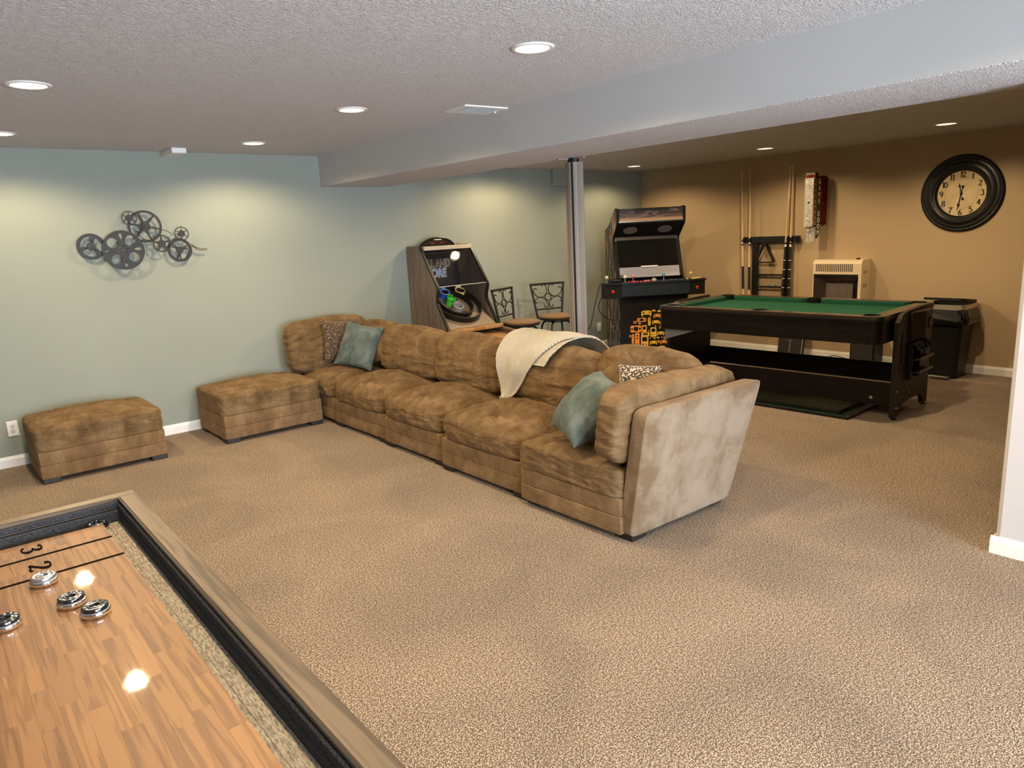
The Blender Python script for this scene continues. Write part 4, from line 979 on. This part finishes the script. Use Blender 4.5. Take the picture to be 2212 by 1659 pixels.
# big reel with cut-outs
M = WALLM(1.314, BY - .060, 1.552); R = .152; hs = []
for k in range(4):
    a = radians(45 + 90 * k + 6); hs.append(circ(.60 * R * cos(a), .60 * R * sin(a), .27 * R, 22, .25 * R, a))
    a = radians(90 * k + 3); q = []
    for (u, v) in ((.48, 0), (.62, .05), (.76, .085), (.84, .05), (.86, 0), (.84, -.05), (.76, -.085), (.62, -.05)): q.append((R * (u * cos(a) - v * sin(a)), R * (u * sin(a) + v * cos(a))))
    hs.append(q)
for k in range(6):
    a = radians(60 * k + 20); hs.append(circ(.20 * R * cos(a), .20 * R * sin(a), .035 * R, 8))
hs.append(circ(0, 0, .03 * R, 8))
bgr = ra.part('reel', MB().plate(circ(0, 0, R, 56), hs, 0, .005, M), M_REEL)
ra.part('standoff', MB().lathe([(.006, 0), (.006, .06)], 8, WALLM(1.33, BY, 1.57)), M_REEL, False, bgr)
reel(1.500, 1.728, .126, .035, 6, 48, .14, .32, .10)
reel(1.390, 1.795, .056, .055, 6, 30, .13, .46, .10)
reel(1.604, 1.590, .070, .050, 5, 20, .15, .40, .16)
reel(1.738, 1.530, .096, .032, 3, 20, .23, .28, .09, True)
reel(1.763, 1.662, .056, .055, 6, 30, .12, .46, .09)
st = MB()
for dz in (0, -.012):
    p = smooth_line([(1.832, 1.575 + dz), (1.865, 1.548 + dz), (1.905, 1.532 + dz), (1.955, 1.534 + dz)], 6)
    st.tube([(x, BY - .04, z) for x, z in p], .0028, 6)
ra.part('film_strip', st, M_REEL)
ra.part('film_strip', MB().tube([(x, BY - .05, z) for x, z in smooth_line([(1.44, 1.83), (1.475, 1.77), (1.478, 1.72), (1.45, 1.68), (1.43, 1.70), (1.46, 1.64), (1.52, 1.62), (1.55, 1.66)], 6)], .0028, 6), M_REEL, True)
ra.part('film_strip', MB().tube([(x, BY - .045, z) for x, z in smooth_line([(1.62, 1.70), (1.66, 1.685), (1.69, 1.665)], 4)], .0026, 6), M_REEL, True)
# ================================================================== BALL ROLLING GAME (against the blue wall)
sk = Sub('ball_roll_game', 'grey oak ball rolling arcade game with glass front and numbered cups on the blue wall', 'arcade game', 4.23, 6.05, None, 0)
KL, KR = 3.92, 4.535
YZ = Matrix(((0, 0, 1, 0), (1, 0, 0, 0), (0, 1, 0, 0), (0, 0, 0, 1)))       # plate (x,y,z) -> room (z, x, y)
side = [(6.365, 1.444), (6.131, 1.441), (5.853, 1.042), (5.848, 1.02), (5.88, .93), (5.878, .88), (5.70, .60), (5.70, .25), (5.78, .02), (6.365, .02)]
front = side[1:7]
for x0, x1 in ((KL, KL + .022), (KR, KR + .022)):
    sd = sk.part('side_panel', MB().prism(side, x0, x1, YZ), M_SKEE)
    e = MB()
    for (a, b) in zip(front[:-1], front[1:]):
        d = Vector((b[0] - a[0], b[1] - a[1])).normalized(); n = Vector((-d.y, d.x)) * -1
        if n.x > 0: n = -n
        n2 = Vector((n.x, n.y)) * .003; w = -n.normalized() * .016
        e.prism([(a[0] + n2.x, a[1] + n2.y), (b[0] + n2.x, b[1] + n2.y), (b[0] + w.x, b[1] + w.y), (a[0] + w.x, a[1] + w.y)], x0 - .0015, x1 + .0015, YZ)
    sk.part('edge_band', e, M_BLACK_S, False, sd)
M_INNER = mat('game_interior', (.020, .019, .018), .45)
sk.part('top_panel', MB().box(KL + .022, KR, 6.245, 6.365, 1.425, 1.443), M_SKEE)
sk.part('top_bar', MB().box(KL + .03, KR, 6.085, 6.128, 1.398, 1.438, b=.003), mat('bar_pale', (.60, .52, .42), .3, .3))
sk.part('back_board', MB().box(KL + .022, KR, 6.335, 6.345, .60, 1.43), M_INNER)
def fit_text(txt, width, height, x, y, z, bold, M):
    mb = text_mesh(txt, 1., Matrix.Identity(4), 0., 1., 0.)
    xs = [v[0] for v in mb.v]; ys = [v[1] for v in mb.v]; sx, sy = width / (max(xs) - min(xs)), height / (max(ys) - min(ys)); cx, cy = (max(xs) + min(xs)) / 2, (max(ys) + min(ys)) / 2
    mb2 = text_mesh(txt, 1., Matrix.Identity(4), 0., 1., bold)
    mb2.v = [tuple(T(x, y, z) @ RX(pi / 2) @ Vector(((a - cx) * sx, (b - cy) * sy, 0))) for a, b, c in mb2.v]; return mb2
M_LW = mat('print_white', (.90, .86, .80), .5); M_LB = mat('print_blue', (.06, .20, .60), .5); M_LK = mat('print_black', (.012, .010, .010), .5)
sk.part('lettering', fit_text('ROLL AND', .40, .080, 4.222, 6.3335, 1.252, .040, None), M_LW); sk.part('lettering', fit_text('ROLL AND', .40, .080, 4.222, 6.3320, 1.252, .012, None), M_LK)
sk.part('lettering', fit_text('SCORE', .30, .085, 4.215, 6.3335, 1.152, .045, None), M_LW); sk.part('lettering', fit_text('SCORE', .30, .085, 4.215, 6.3320, 1.152, .012, None), M_LB)
sk.part('swoosh', MB().prism([(4.16, 1.075), (4.34, 1.0), (4.42, .985), (4.42, .97), (4.32, .975), (4.165, 1.055)], 0, .001, T(0, 6.333, 0) @ RX(pi / 2)), mat('print_sky', (.07, .25, .60), .5))
sk.part('swoosh', MB().prism([(4.01, 1.085), (4.15, 1.01), (4.26, .965), (4.22, .962), (4.12, 1.0), (4.015, 1.06)], 0, .001, T(0, 6.333, 0) @ RX(pi / 2)), mat('print_grey', (.32, .31, .30), .5))
gl = MB().add([(KL + .022, 6.118, 1.40), (KR, 6.118, 1.40), (KR, 5.872, 1.045), (KL + .022, 5.872, 1.045)], [(0, 1, 2, 3)])
sk.part('glass_pane', gl, M_GLASS)
sk.part('glass_edge', MB().box(KL + .022, KR, 5.868, 5.874, 1.041, 1.047), mat('glass_edge', (.55, .55, .50), .2))
# scoring board
RMP = Matrix.Translation((4.2265, 5.715, .635)) @ RX(math.atan2(.38, .63))
M_TARGET = mat('target_brown', (.20, .15, .105), .45)
sk.part('target_board', MB().box(-.285, .285, 0, .72, -.02, 0, RMP), M_TARGET)
def dring(r, ry, cy, hgt, th=.010):
    return MB().plate(circ(0, cy, r, 40, ry), [circ(0, cy, r - th, 40, ry - th)], 0, hgt, RMP)
sk.part('ring_wall', dring(.275, .30, .365, .060), M_BLACK_S); sk.part('ring_wall', dring(.185, .21, .36, .055), M_BLACK_S)
sk.part('drain_cover', MB().prism(circ(.02, .12, .05, 20, .025), 0, .014, RMP), M_BLACK); sk.part('drain_cover', MB().prism(circ(.03, .215, .05, 20, .025), 0, .014, RMP), M_BLACK)
def cup(name, x, v, m, num, nm):
    R = RMP @ T(x, v, 0)
    c = sk.part('score_cup', MB().lathe([(.053, 0), (.055, .062), (.051, .062), (.049, .003), (.0001, .003)], 28, R, cap=False), m, 40)
    sk.part('cup_rim', MB().lathe([(.0555, .061), (.0555, .064), (.0505, .064), (.0505, .061)], 28, R, cap=False), nm, False, c)
    tab = MB().prism([(-.034, .0), (.034, .0), (.030, .030), (-.030, .030)], 0, .004, R @ T(0, .047, .055) @ RX(pi / 2)); sk.part('number_tab', tab, m, False, c)
    mb = MB()
    for k, ch in enumerate(num): digit(mb, ch, .026, R @ T(-.011 * (len(num) - 1) + k * .022, .0425, .070) @ RX(pi / 2), .10, .22)
    sk.part('cup_number', mb, nm, False, c)
M_CW = mat('cup_white', (.62, .60, .56), .4)
cup('grey', -.015, .285, mat('cup_grey', (.34, .31, .33), .45), '30', M_CW); cup('green', -.02, .405, mat('cup_green', (.10, .66, .07), .4), '40', M_BLACK)
cup('blue', -.02, .545, mat('cup_blue', (.02, .11, .55), .4), '50', M_CW); cup('yellow', .175, .545, mat('cup_yellow', (.85, .65, .08), .4), '100', M_CW); cup('yellow', -.21, .545, mat('cup_yellow', (.85, .65, .08), .4), '100', M_CW)
sk.part('catch_ledge', MB().box(KL + .022, KR, 5.62, 5.74, .60, .632, b=.004), M_LANE)
# score display on top
XZs = T(4.215, 6.255, 1.405) @ RX(pi / 2)
arc = [(.215 * cos(radians(a)), .115 * sin(radians(a))) for a in range(15, 166, 6)]
sk.part('score_display', MB().prism(arc + [(-.20, 0), (.20, 0)], -.02, .02, XZs), M_BLACK_S)
sk.part('display_arch', MB().tube([XZs @ Vector((x, y, .02)) for x, y in arc], .008, 6), M_BLACK_S, True)
sk.part('display_window', MB().box(4.215 - .105, 4.215 + .105, 6.233, 6.236, 1.448, 1.485), mat('display_red', (.030, .010, .010), .25))
for x in (4.15, 4.265): sk.part('digit_window', MB().box(x - .022, x + .022, 6.2315, 6.2335, 1.455, 1.478), mat('digit_dark', (.09, .018, .014), .3))
sk.part('display_handle', MB().box(4.215 - .04, 4.215 + .05, 6.2315, 6.2335, 1.494, 1.505, b=.003), mat('print_cream', (.60, .52, .36), .5))
# lane
al = math.atan2(.614 - .503, 5.805 - 4.606); LM2 = T(0, 5.78, .612) @ RX(al)
for x0, x1 in ((KL - .012, KL + .03), (KR - .008, KR + .034)): sk.part('lane_rail', MB().box(x0, x1, -1.95, 0, -.10, 0, LM2, b=.004), M_SKEE if False else M_RAIL)
sk.part('lane', MB().box(KL + .03, KR - .008, -1.95, .02, -.075, -.055, LM2), M_LANE)
sk.part('lane_front', MB().box(KL, KR + .03, -1.97, -1.94, -.14, .0, LM2), M_RAIL)
for y in (3.95, 5.0): 
    for x in (KL + .01, KR - .03): sk.part('leg', MB().box(x, x + .05, y, y + .05, 0, .34 + (y - 3.95) * .08), M_SKEE)
# ================================================================== BAR STOOLS
def stool(lb, x, y, rz):
    t = thing('bar_stool', lb, 'stool', (x, y, 0), rz, 'iron bar stools')
    obj('seat', MB().lathe([(.0001, .578), (.175, .578), (.190, .585), (.192, .594), (.182, .606), (.15, .614), (.08, .612), (.0001, .609)], 36, cap=False), mat('stool_suede', (.175, .090, .030), .85, sheen=.15), t, 60)
    obj('seat_ring', MB().lathe([(.0001, .558), (.178, .558), (.199, .564), (.201, .578), (.190, .582), (.0001, .580)], 36, cap=False), M_DARKMETAL, t, 50)
    obj('swivel', MB().lathe([(.10, .530), (.11, .535), (.11, .560)], 24), M_DARKMETAL, t, 40)
    for k in range(4):
        a = pi / 4 + pi / 2 * k; c_, s_ = cos(a), sin(a)
        pts = smooth_line([(.02, .540), (.10, .540), (.150, .525), (.178, .48), (.190, .40), (.235, .02)], 5)
        obj('leg', MB().tube([(r * c_, r * s_, z) for r, z in pts], .0115, 8), M_DARKMETAL, t, True)
    obj('foot_ring', MB().tube([(.208 * cos(2 * pi * i / 32), .208 * sin(2 * pi * i / 32), .22) for i in range(32)], .008, 6, closed=True), M_DARKMETAL, t, True)
    BM = T(0, .175, .56) @ RX(radians(-7))          # back plane: local x across, z up
    def B(u, v): return BM @ Vector((u, 0, v))
    fr = MB()
    for s in (-1, 1): fr.tube([B(s * .150, 0), B(s * .165, .10), B(s * .208, .385)], .0125, 8)
    fr.tube([B(-.217, .385), B(.217, .385)], .013, 8)
    bk = obj('back_frame', fr, M_DARKMETAL, t, 50)
    obj('back_rail', MB().tube([B(-.165, .10), B(.165, .10)], .0085, 8), M_DARKMETAL, bk, 50)
    cy = .235
    obj('scroll_ring', MB().tube([B(.038 * cos(2 * pi * i / 24), cy + .038 * sin(2 * pi * i / 24)) for i in range(24)], .0055, 6, closed=True), M_DARKMETAL, bk, True)
    for sx in (-1, 1):
        up = smooth_line([(.050, .115), (.068, .122), (.066, .142), (.045, .150), (.022, .135), (.006, .100), (.004, .085)], 5)
        S1 = [(.062, .355), (.066, .372), (.050, .382), (.030, .372), (.012, .335), (.016, .285), (.055, .245), (.105, .238), (.150, .262), (.178, .305), (.172, .335), (.148, .340), (.138, .322)]
        S2 = [(.052, .150), (.054, .128), (.038, .118), (.018, .124), (.008, .150), (.022, .190), (.058, .222), (.105, .236), (.145, .226), (.165, .200), (.160, .180), (.140, .178)]
        for S in (S1, S2): obj('scroll', MB().tube([B(sx * u, v) for u, v in smooth_line(S, 6)], .0055, 6), M_DARKMETAL, bk, True)
    return t
stool('iron bar stool with tan round seat beside the ball game, back turned sideways', 4.92, 5.79, radians(20))
stool('iron bar stool with tan round seat next to the fluted post', 5.47, 5.82, radians(-17))
# ================================================================== ARCADE CABINET
AX, AY, AS = 6.50, 5.31, 1.12
AC = thing('arcade_cabinet', 'black four player arcade cabinet with wide control deck in the far corner', 'arcade cabinet', (AX, AY, 0), radians(-36))
M_CAB = mat('cabinet_black', (.007, .0062, .0062), .6, spec=.2); M_DECK = mat('deck_navy', (.008, .013, .022), .5, spec=.3)
aw = .352
sideA = [(.05, .02), (-.09, .02), (-.09, .86), (-.02, .95), (.055, 1.03), (.21, 1.385), (.20, 1.42), (.0, 1.555), (-.012, 1.58), (-.012, 1.712), (.07, 1.718), (.40, 1.55), (.60, 1.50), (.60, .02)]
def m_sideart():
    m = mat('side_art', (.02, .02, .02), .4); v = coords(m, (1, 1, .35)); n, l = nt(m)
    nz = n.new('ShaderNodeTexNoise'); nz.inputs['Scale'].default_value = 34; nz.inputs['Detail'].default_value = 3; l.new(v, nz.inputs['Vector'])
    b = noise_n(m, v, 17, 3, .6, .8)
    hue = ramp(m, noise_n(m, v, 9, 2), [(.30, (.10, .30, .12)), (.42, (.50, .10, .08)), (.50, (.48, .40, .15)), (.58, (.08, .16, .34)), (.68, (.52, .34, .30))])
    setcol(m, mixc(m, ramp(m, b, [(.52, (0, 0, 0)), (.60, (1, 1, 1))]), (.008, .008, .009), hue)); return m
M_ART = m_sideart()
for s in (-1, 1):
    x0, x1 = (-aw, -aw + .02) if s < 0 else (aw - .02, aw)
    sp_ = obj('side_panel', MB().prism(sideA, x0, x1, YZ), M_CAB, AC)
    obj('side_art', MB().prism([(y + (.012 if y < .3 else -.012), z + (.01 if z < 1 else -.012)) for y, z in sideA], 0, .0015, T(x0 - .0012 if s < 0 else x1 - .0003, 0, 0) @ YZ), M_ART, sp_)
xi = aw - .02
def quadp(name, p, m, th=.004, parent=AC):
    # a thin board spanning the cabinet between two (y, z) edges
    (y0, z0), (y1, z1) = p; d = Vector((y1 - y0, z1 - z0)).normalized(); n = Vector((d.y, -d.x)) * th
    return obj(name, MB().prism([(y0, z0), (y1, z1), (y1 - n.x, z1 - n.y), (y0 - n.x, z0 - n.y)], -xi, xi, YZ), m, parent)
obj('top_board', MB().prism([(.0, 1.70), (.07, 1.708), (.40, 1.54), (.40, 1.52), (.07, 1.69), (.0, 1.685)], -xi, xi, YZ), M_CAB, AC)
def m_marquee():
    m = mat('marquee_print', (.1, .09, .09), .18); v = coords(m); n, l = nt(m)
    sp = n.new('ShaderNodeSeparateXYZ'); l.new(v, sp.inputs[0])
    mr = n.new('ShaderNodeMapRange'); mr.inputs[1].default_value = 1.575; mr.inputs[2].default_value = 1.70; l.new(sp.outputs['Z'], mr.inputs[0])
    v2 = coords(m, (1, 1, 5), (0, .5, 0)); nz = noise_n(m, v2, 5, 4, .6, 1.)
    base = ramp(m, mr.outputs[0], [(0., (.75, .56, .38)), (.20, (.50, .33, .22)), (.45, (.11, .075, .075)), (1., (.03, .032, .045))])
    setcol(m, mixc(m, ramp(m, nz, [(.50, (0, 0, 0)), (.72, (.7, .7, .7))]), base, (.42, .32, .28))); return m
obj('marquee', MB().box(-xi + .008, xi - .008, -.010, .0, 1.585, 1.700), m_marquee(), AC)
for z in (1.704, 1.578): obj('marquee_trim', MB().box(-xi, xi, -.014, .004, z - .004, z + .004, b=.001), M_STEEL if z < 1.6 else M_BLACK_S, AC)
obj('marquee_back', MB().box(-xi, xi, .0, .03, 1.56, 1.70), M_CAB, AC)
quadp('speaker_panel', ((.0, 1.565), (.205, 1.425)), M_CAB, .01)
dS = Vector((.20, -.14)).normalized(); SPM = Matrix(((1, 0, 0, 0), (0, dS.x, dS.y, .10), (0, dS.y, -dS.x, 1.494), (0, 0, 0, 1)))
for x in (-.19, .17):
    sgr = obj('speaker_grille', MB().prism(circ(x, 0, .075, 12, .058), .001, .004, SPM), mat('grille_grey', (.16, .155, .145), .6), AC)
quadp('upper_bezel', ((.205, 1.43), (.198, 1.39)), mat('bezel_dark', (.035, .034, .033), .35), .01)
quadp('screen_board', ((.200, 1.392), (.055, 1.02)), M_CAB, .012)
dB = Vector((-.145, -.372)).normalized(); L_ = math.hypot(.145, .372)
SB_ = Matrix(((1, 0, 0, 0), (0, dB.x, dB.y, .200), (0, dB.y, -dB.x, 1.392), (0, 0, 0, 1)))   # x across, y down the slope, z towards the player
obj('screen', MB().box(-xi + .02, xi - .02, .0, L_ - .105, .002, .006, SB_), mat('screen_black', (.006, .006, .006), .06), AC)
def m_bezel():
    m = mat('bezel_pale', (.3, .3, .33), .25); v = coords(m); n, l = nt(m)
    vm = n.new('ShaderNodeVectorMath'); vm.operation = 'DISTANCE'; vm.inputs[1].default_value = (.25, .02, .50); l.new(v, vm.inputs[0])
    setcol(m, ramp(m, vm.outputs['Value'], [(.30, (.60, .55, .60)), (.395, (.34, .34, .40)), (.400, (.52, .50, .53)), (.52, (.28, .28, .33))])); return m
obj('lower_bezel', MB().box(-xi + .02, xi - .02, L_ - .105, L_ + .005, .002, .007, SB_), m_bezel(), AC)
obj('sensor_bar', MB().box(-.088, .088, L_ - .112, L_ - .098, .007, .020, SB_, b=.002), M_WHITEP, AC)
# control deck
DZ = .985
deck = [(-.53, -.02), (-.53, -.125), (-.345, -.185), (.345, -.185), (.53, -.125), (.53, -.02), (.36, .07), (-.36, .07)]
obj('deck_board', MB().prism(deck, DZ - .018, DZ), M_DECK, AC)
obj('deck_edge', MB().prism([(x * 1.004, y * 1.01) for x, y in deck], DZ - .016, DZ - .006), M_BLACK_S, AC)
obj('deck_front', MB().box(-.345, .345, -.170, .0, .845, DZ - .018, b=.002), M_DECK, AC)
for s in (-1, 1):
    bx = obj('player_box', MB().prism([(s * .345, -.165), (s * .52, -.115), (s * .52, .0), (s * .345, .0)], .83, DZ - .018), M_CAB, AC)
    bt = MB().lathe([(.017, 0), (.017, .006), (.012, .010), (.0001, .011)], 18, T(s * .43, -.141, .90) @ RZ(s * radians(16)) @ RX(pi / 2)); obj('coin_button', bt, mat('button_red', (.45, .02, .02), .25), bx, 40)
def stick(x, y, m):
    st_ = obj('joystick', MB().lathe([(.022, 0), (.018, .004), (.005, .006), (.0045, .045)], 16, T(x, y, DZ)), M_STEEL, AC, 40)
    obj('ball_top', MB().sphere((x, y, DZ + .055), .0185, 8), m, st_, True)
MBT = {'w': mat('ball_ivory', (.68, .60, .40), .2), 'p': mat('ball_white', (.70, .62, .55), .2), 'r': mat('ball_pink', (.60, .26, .20), .2), 'b': mat('ball_blue', (.10, .27, .36), .2), 'y': mat('ball_yellow', (.62, .48, .12), .2)}
for x, y, k in ((-.475, -.06, 'w'), (-.30, -.115, 'p'), (-.205, -.06, 'r'), (.10, -.10, 'b'), (.385, -.075, 'y')): stick(x, y, MBT[k])
def btn(x, y, m, r=.0135): obj('button', MB().lathe([(r, 0), (r, .005), (r * .75, .010), (r * .70, .008), (.0001, .008)], 14, T(x, y, DZ), cap=False), m, AC, 40)
for i in range(6): btn(-.215 + .032 * i, -.155 + .012 * (i % 2), mat('button_red', (.45, .02, .02), .25))
for i in range(3): btn(-.255 + .03 * i, -.095, mat('button_red', (.45, .02, .02), .25))
for i in range(7): btn(.145 + .027 * i, -.155 + .014 * (i % 2), mat('button_blue', (.012, .018, .045), .3))
for i in range(5): btn(.40 + .024 * i, -.10 + .018 * i, MBT['y'])
btn(.335, -.11, MBT['y']); btn(-.06, -.10, MBT['p']); btn(-.09, -.12, MBT['p'])
obj('trackball', MB().sphere((0, -.10, DZ + .006), .026, 8), mat('trackball_grey', (.36, .34, .32), .15), AC, True)
obj('deck_plate', MB().box(-.10, .06, -.045, -.01, DZ, DZ + .012, b=.003), M_BLACK, AC)
# body front with round print
obj('body_front', MB().box(-xi, xi, -.072, -.06, .02, .845), M_CAB, AC)
obj('body_back', MB().box(-xi, xi, .58, .595, .02, 1.50), M_CAB, AC)
obj('door_gap', MB().plate(rrect(-.325, .325, .06, .835, .004), [rrect(-.321, .321, .064, .831, .004)], 0, .001, T(0, -.0722, 0) @ RX(pi / 2)), M_BLACK, AC)
PRN = T(0, -.0724, .44) @ RX(pi / 2); Rp = .275
PIECES = []
pm = {0: 0, 1: 1, 2: 2}
def pad(mb, x, y, w, h, holes=True, rot=0.):
    o = []
    for i in range(40):
        a = 2 * pi * i / 40; cx, cy = cos(a), sin(a)
        px = w * .5 * (abs(cx) ** .55) * (1 if cx > 0 else -1); py = h * .5 * (abs(cy) ** .6) * (1 if cy > 0 else -1)
        if cy < 0 and abs(cx) < .55: py *= .35
        if cy > 0: py *= .80
        o.append((x + px, y + py))
    hs = [circ(x - w * .28, y + h * .08, h * .13, 10), circ(x + w * .25, y + h * .15, h * .08, 8), circ(x + w * .34, y + h * .02, h * .08, 8)] if holes else []
    PIECES.append((mb, MB().plate(o, hs, 0, .0008, PRN)))
def slab(mb, x, y, w, h, r, holes): PIECES.append((mb, MB().plate(rrect(x - w / 2, x + w / 2, y - h / 2, y + h / 2, r, 4), holes, 0, .0008, PRN)))
def sq(x, y, w, h): return rrect(x - w / 2, x + w / 2, y - h / 2, y + h / 2, min(w, h) * .12, 3)
def plus(x, y, s): return [(x - s / 3, y - s), (x + s / 3, y - s), (x + s / 3, y - s / 3), (x + s, y - s / 3), (x + s, y + s / 3), (x + s / 3, y + s / 3), (x + s / 3, y + s), (x - s / 3, y + s), (x - s / 3, y + s / 3), (x - s, y + s / 3), (x - s, y - s / 3), (x - s / 3, y - s / 3)]
rk = random.Random(11); boxes = []
def free_(x, y, w, h, R=.258):
    if any(math.hypot(x + i * w / 2, y + j * h / 2) > R for i in (-1, 1) for j in (-1, 1)): return False
    return all(abs(x - X) > (w + W_) / 2 + .0045 or abs(y - Y) > (h + H_) / 2 + .0045 for X, Y, W_, H_ in boxes)
def gadget(kind, x, y, w, h):
    k = 0 if abs(x) > .16 or rk.random() < .4 else (1 if abs(x) > .09 or rk.random() < .5 else 2)
    if kind == 'pad': pad(k, x, y, w, h, w > .045)
    elif kind == 'stick': slab(k, x, y, w, h, min(w, .012), [plus(x, y + h * .30, w * .26), circ(x, y + h * .1, w * .2, 8), circ(x, y - h * .25, w * .13, 6), circ(x, y - h * .36, w * .13, 6)])
    elif kind == 'hand': slab(k, x, y, w, h, .007, [sq(x, y + h * .2, w * .66, h * .36), plus(x - w * .24, y - h * .24, w * .13), circ(x + w * .2, y - h * .28, w * .08, 8)])
    elif kind == 'wide': slab(k, x, y, w, h, min(h * .35, .014), [circ(x - w * .36, y, h * .16, 8), sq(x, y, w * .42, h * .62), circ(x + w * .36, y, h * .16, 8)])
    elif kind == 'cart': slab(k, x, y, w, h, .004, [sq(x, y + h * .08, w * .6, h * .45)])
    else: slab(k, x, y, w, h, min(w, h) * .4, [])
for kind, x, y, w, h in (('wide', -.185, .062, .112, .070), ('stick', -.172, -.055, .046, .150), ('hand', -.095, -.075, .078, .120), ('pad', -.075, .215, .105, .075), ('cart', -.098, .060, .050, .072),
                         ('stick', -.045, .130, .028, .085), ('wide', -.145, -.178, .104, .044), ('cart', -.088, .000, .085, .040)):
    boxes.append((x, y, w, h)); gadget(kind, x, y, w, h)
SZ = [('pad', .075, .052), ('hand', .062, .098), ('wide', .095, .042), ('stick', .026, .10), ('pad', .055, .040), ('wide', .060, .028), ('cart', .042, .042), ('cart', .032, .026), ('pad', .036, .028), ('bar', .026, .014), ('bar', .014, .026), ('bar', .014, .012)]
for kind, w, h in SZ:
    for _ in range(260 if w > .03 else 420):
        x, y = rk.uniform(-.25, .25), rk.uniform(-.25, .25)
        if len(boxes) < 130 and free_(x, y, w, h): boxes.append((x, y, w, h)); gadget(kind, x, y, w, h)
PC = [mat('print_orange_' + 'abc'[k], c, .5) for k, c in enumerate(((.80, .31, .055), (.80, .43, .10), (.80, .54, .06)))]
for k, q in PIECES: obj('gamepad_print', q, PC[k], AC)
# loose gamepad with its cable on the deck and the trailing power cable
ca, sa = cos(radians(-36)), sin(radians(-36))
def AW(x, y, z): return (AX + (x * ca - y * sa) * AS, AY + (x * sa + y * ca) * AS, 1.55 + (z - 1.55) * AS)
gp = thing('gamepad', 'black gamepad and coiled cable lying on the arcade deck, screen side', 'controller', AW(-.385, -.045, DZ), radians(-36))
b = cushion(.075, .03, .018, 10, 3.5); b.v = [(x, y - .018 * (abs(x) / .075) ** 2, z + .019) for x, y, z in b.v]; obj('body', b, M_BLACK, gp, True)
for x in (-.035, .035): obj('thumb_stick', MB().lathe([(.008, .03), (.008, .045), (.0001, .046)], 12, T(x, 0, 0)), M_BLACK_S, gp, 40)
pts = [(.075 + .05 * cos(t * .9) * (1 - t * .03), .012 + .03 * sin(t * .9), .006 + .0035 * t) for t in range(0, 22)]
obj('cable', MB().tube(smooth_line(pts, 3), .004, 6), M_BLACK, gp, True)
wc = obj('power_cable', MB().tube(smooth_line([AW(-.53, .01, .97), AW(-.57, .06, .80), AW(-.60, .20, .55), (6.33, 6.18, .30), (6.28, 6.30, .14), (6.24, 6.33, .04), (6.15, 6.33, .01)], 8), .0042, 6), M_BLACK, None, True)
wc.name = 'arcade_cable'; tag(wc, 'thin black cable trailing from the arcade deck to the floor by the blue wall', 'cable')
obj('control_cable', MB().tube(smooth_line([(-.47, -.135, .89), (-.54, -.10, .84), (-.55, .02, .72), (-.47, .12, .62), (-.37, .16, .57)], 6), .004, 6), M_BLACK, AC, True)
obj('side_knob', MB().sphere((-aw - .01, .18, .50), .018, 8), mat('knob_bronze', (.16, .12, .07), .35, .5), AC, True)
def walk(o):
    for ch in o.children:
        if ch.type == 'MESH':
            for w_ in ch.data.vertices:
                z = 1.55 + (w_.co.z - 1.55) * AS; w_.co = (w_.co.x * AS, w_.co.y * AS, max(.02, z))
        walk(ch)
walk(AC)
for o in bpy.data.objects:
    if o.type == 'MESH' and o.parent is None and 'kind' not in o and 'label' not in o: print('UNTAGGED', o.name)
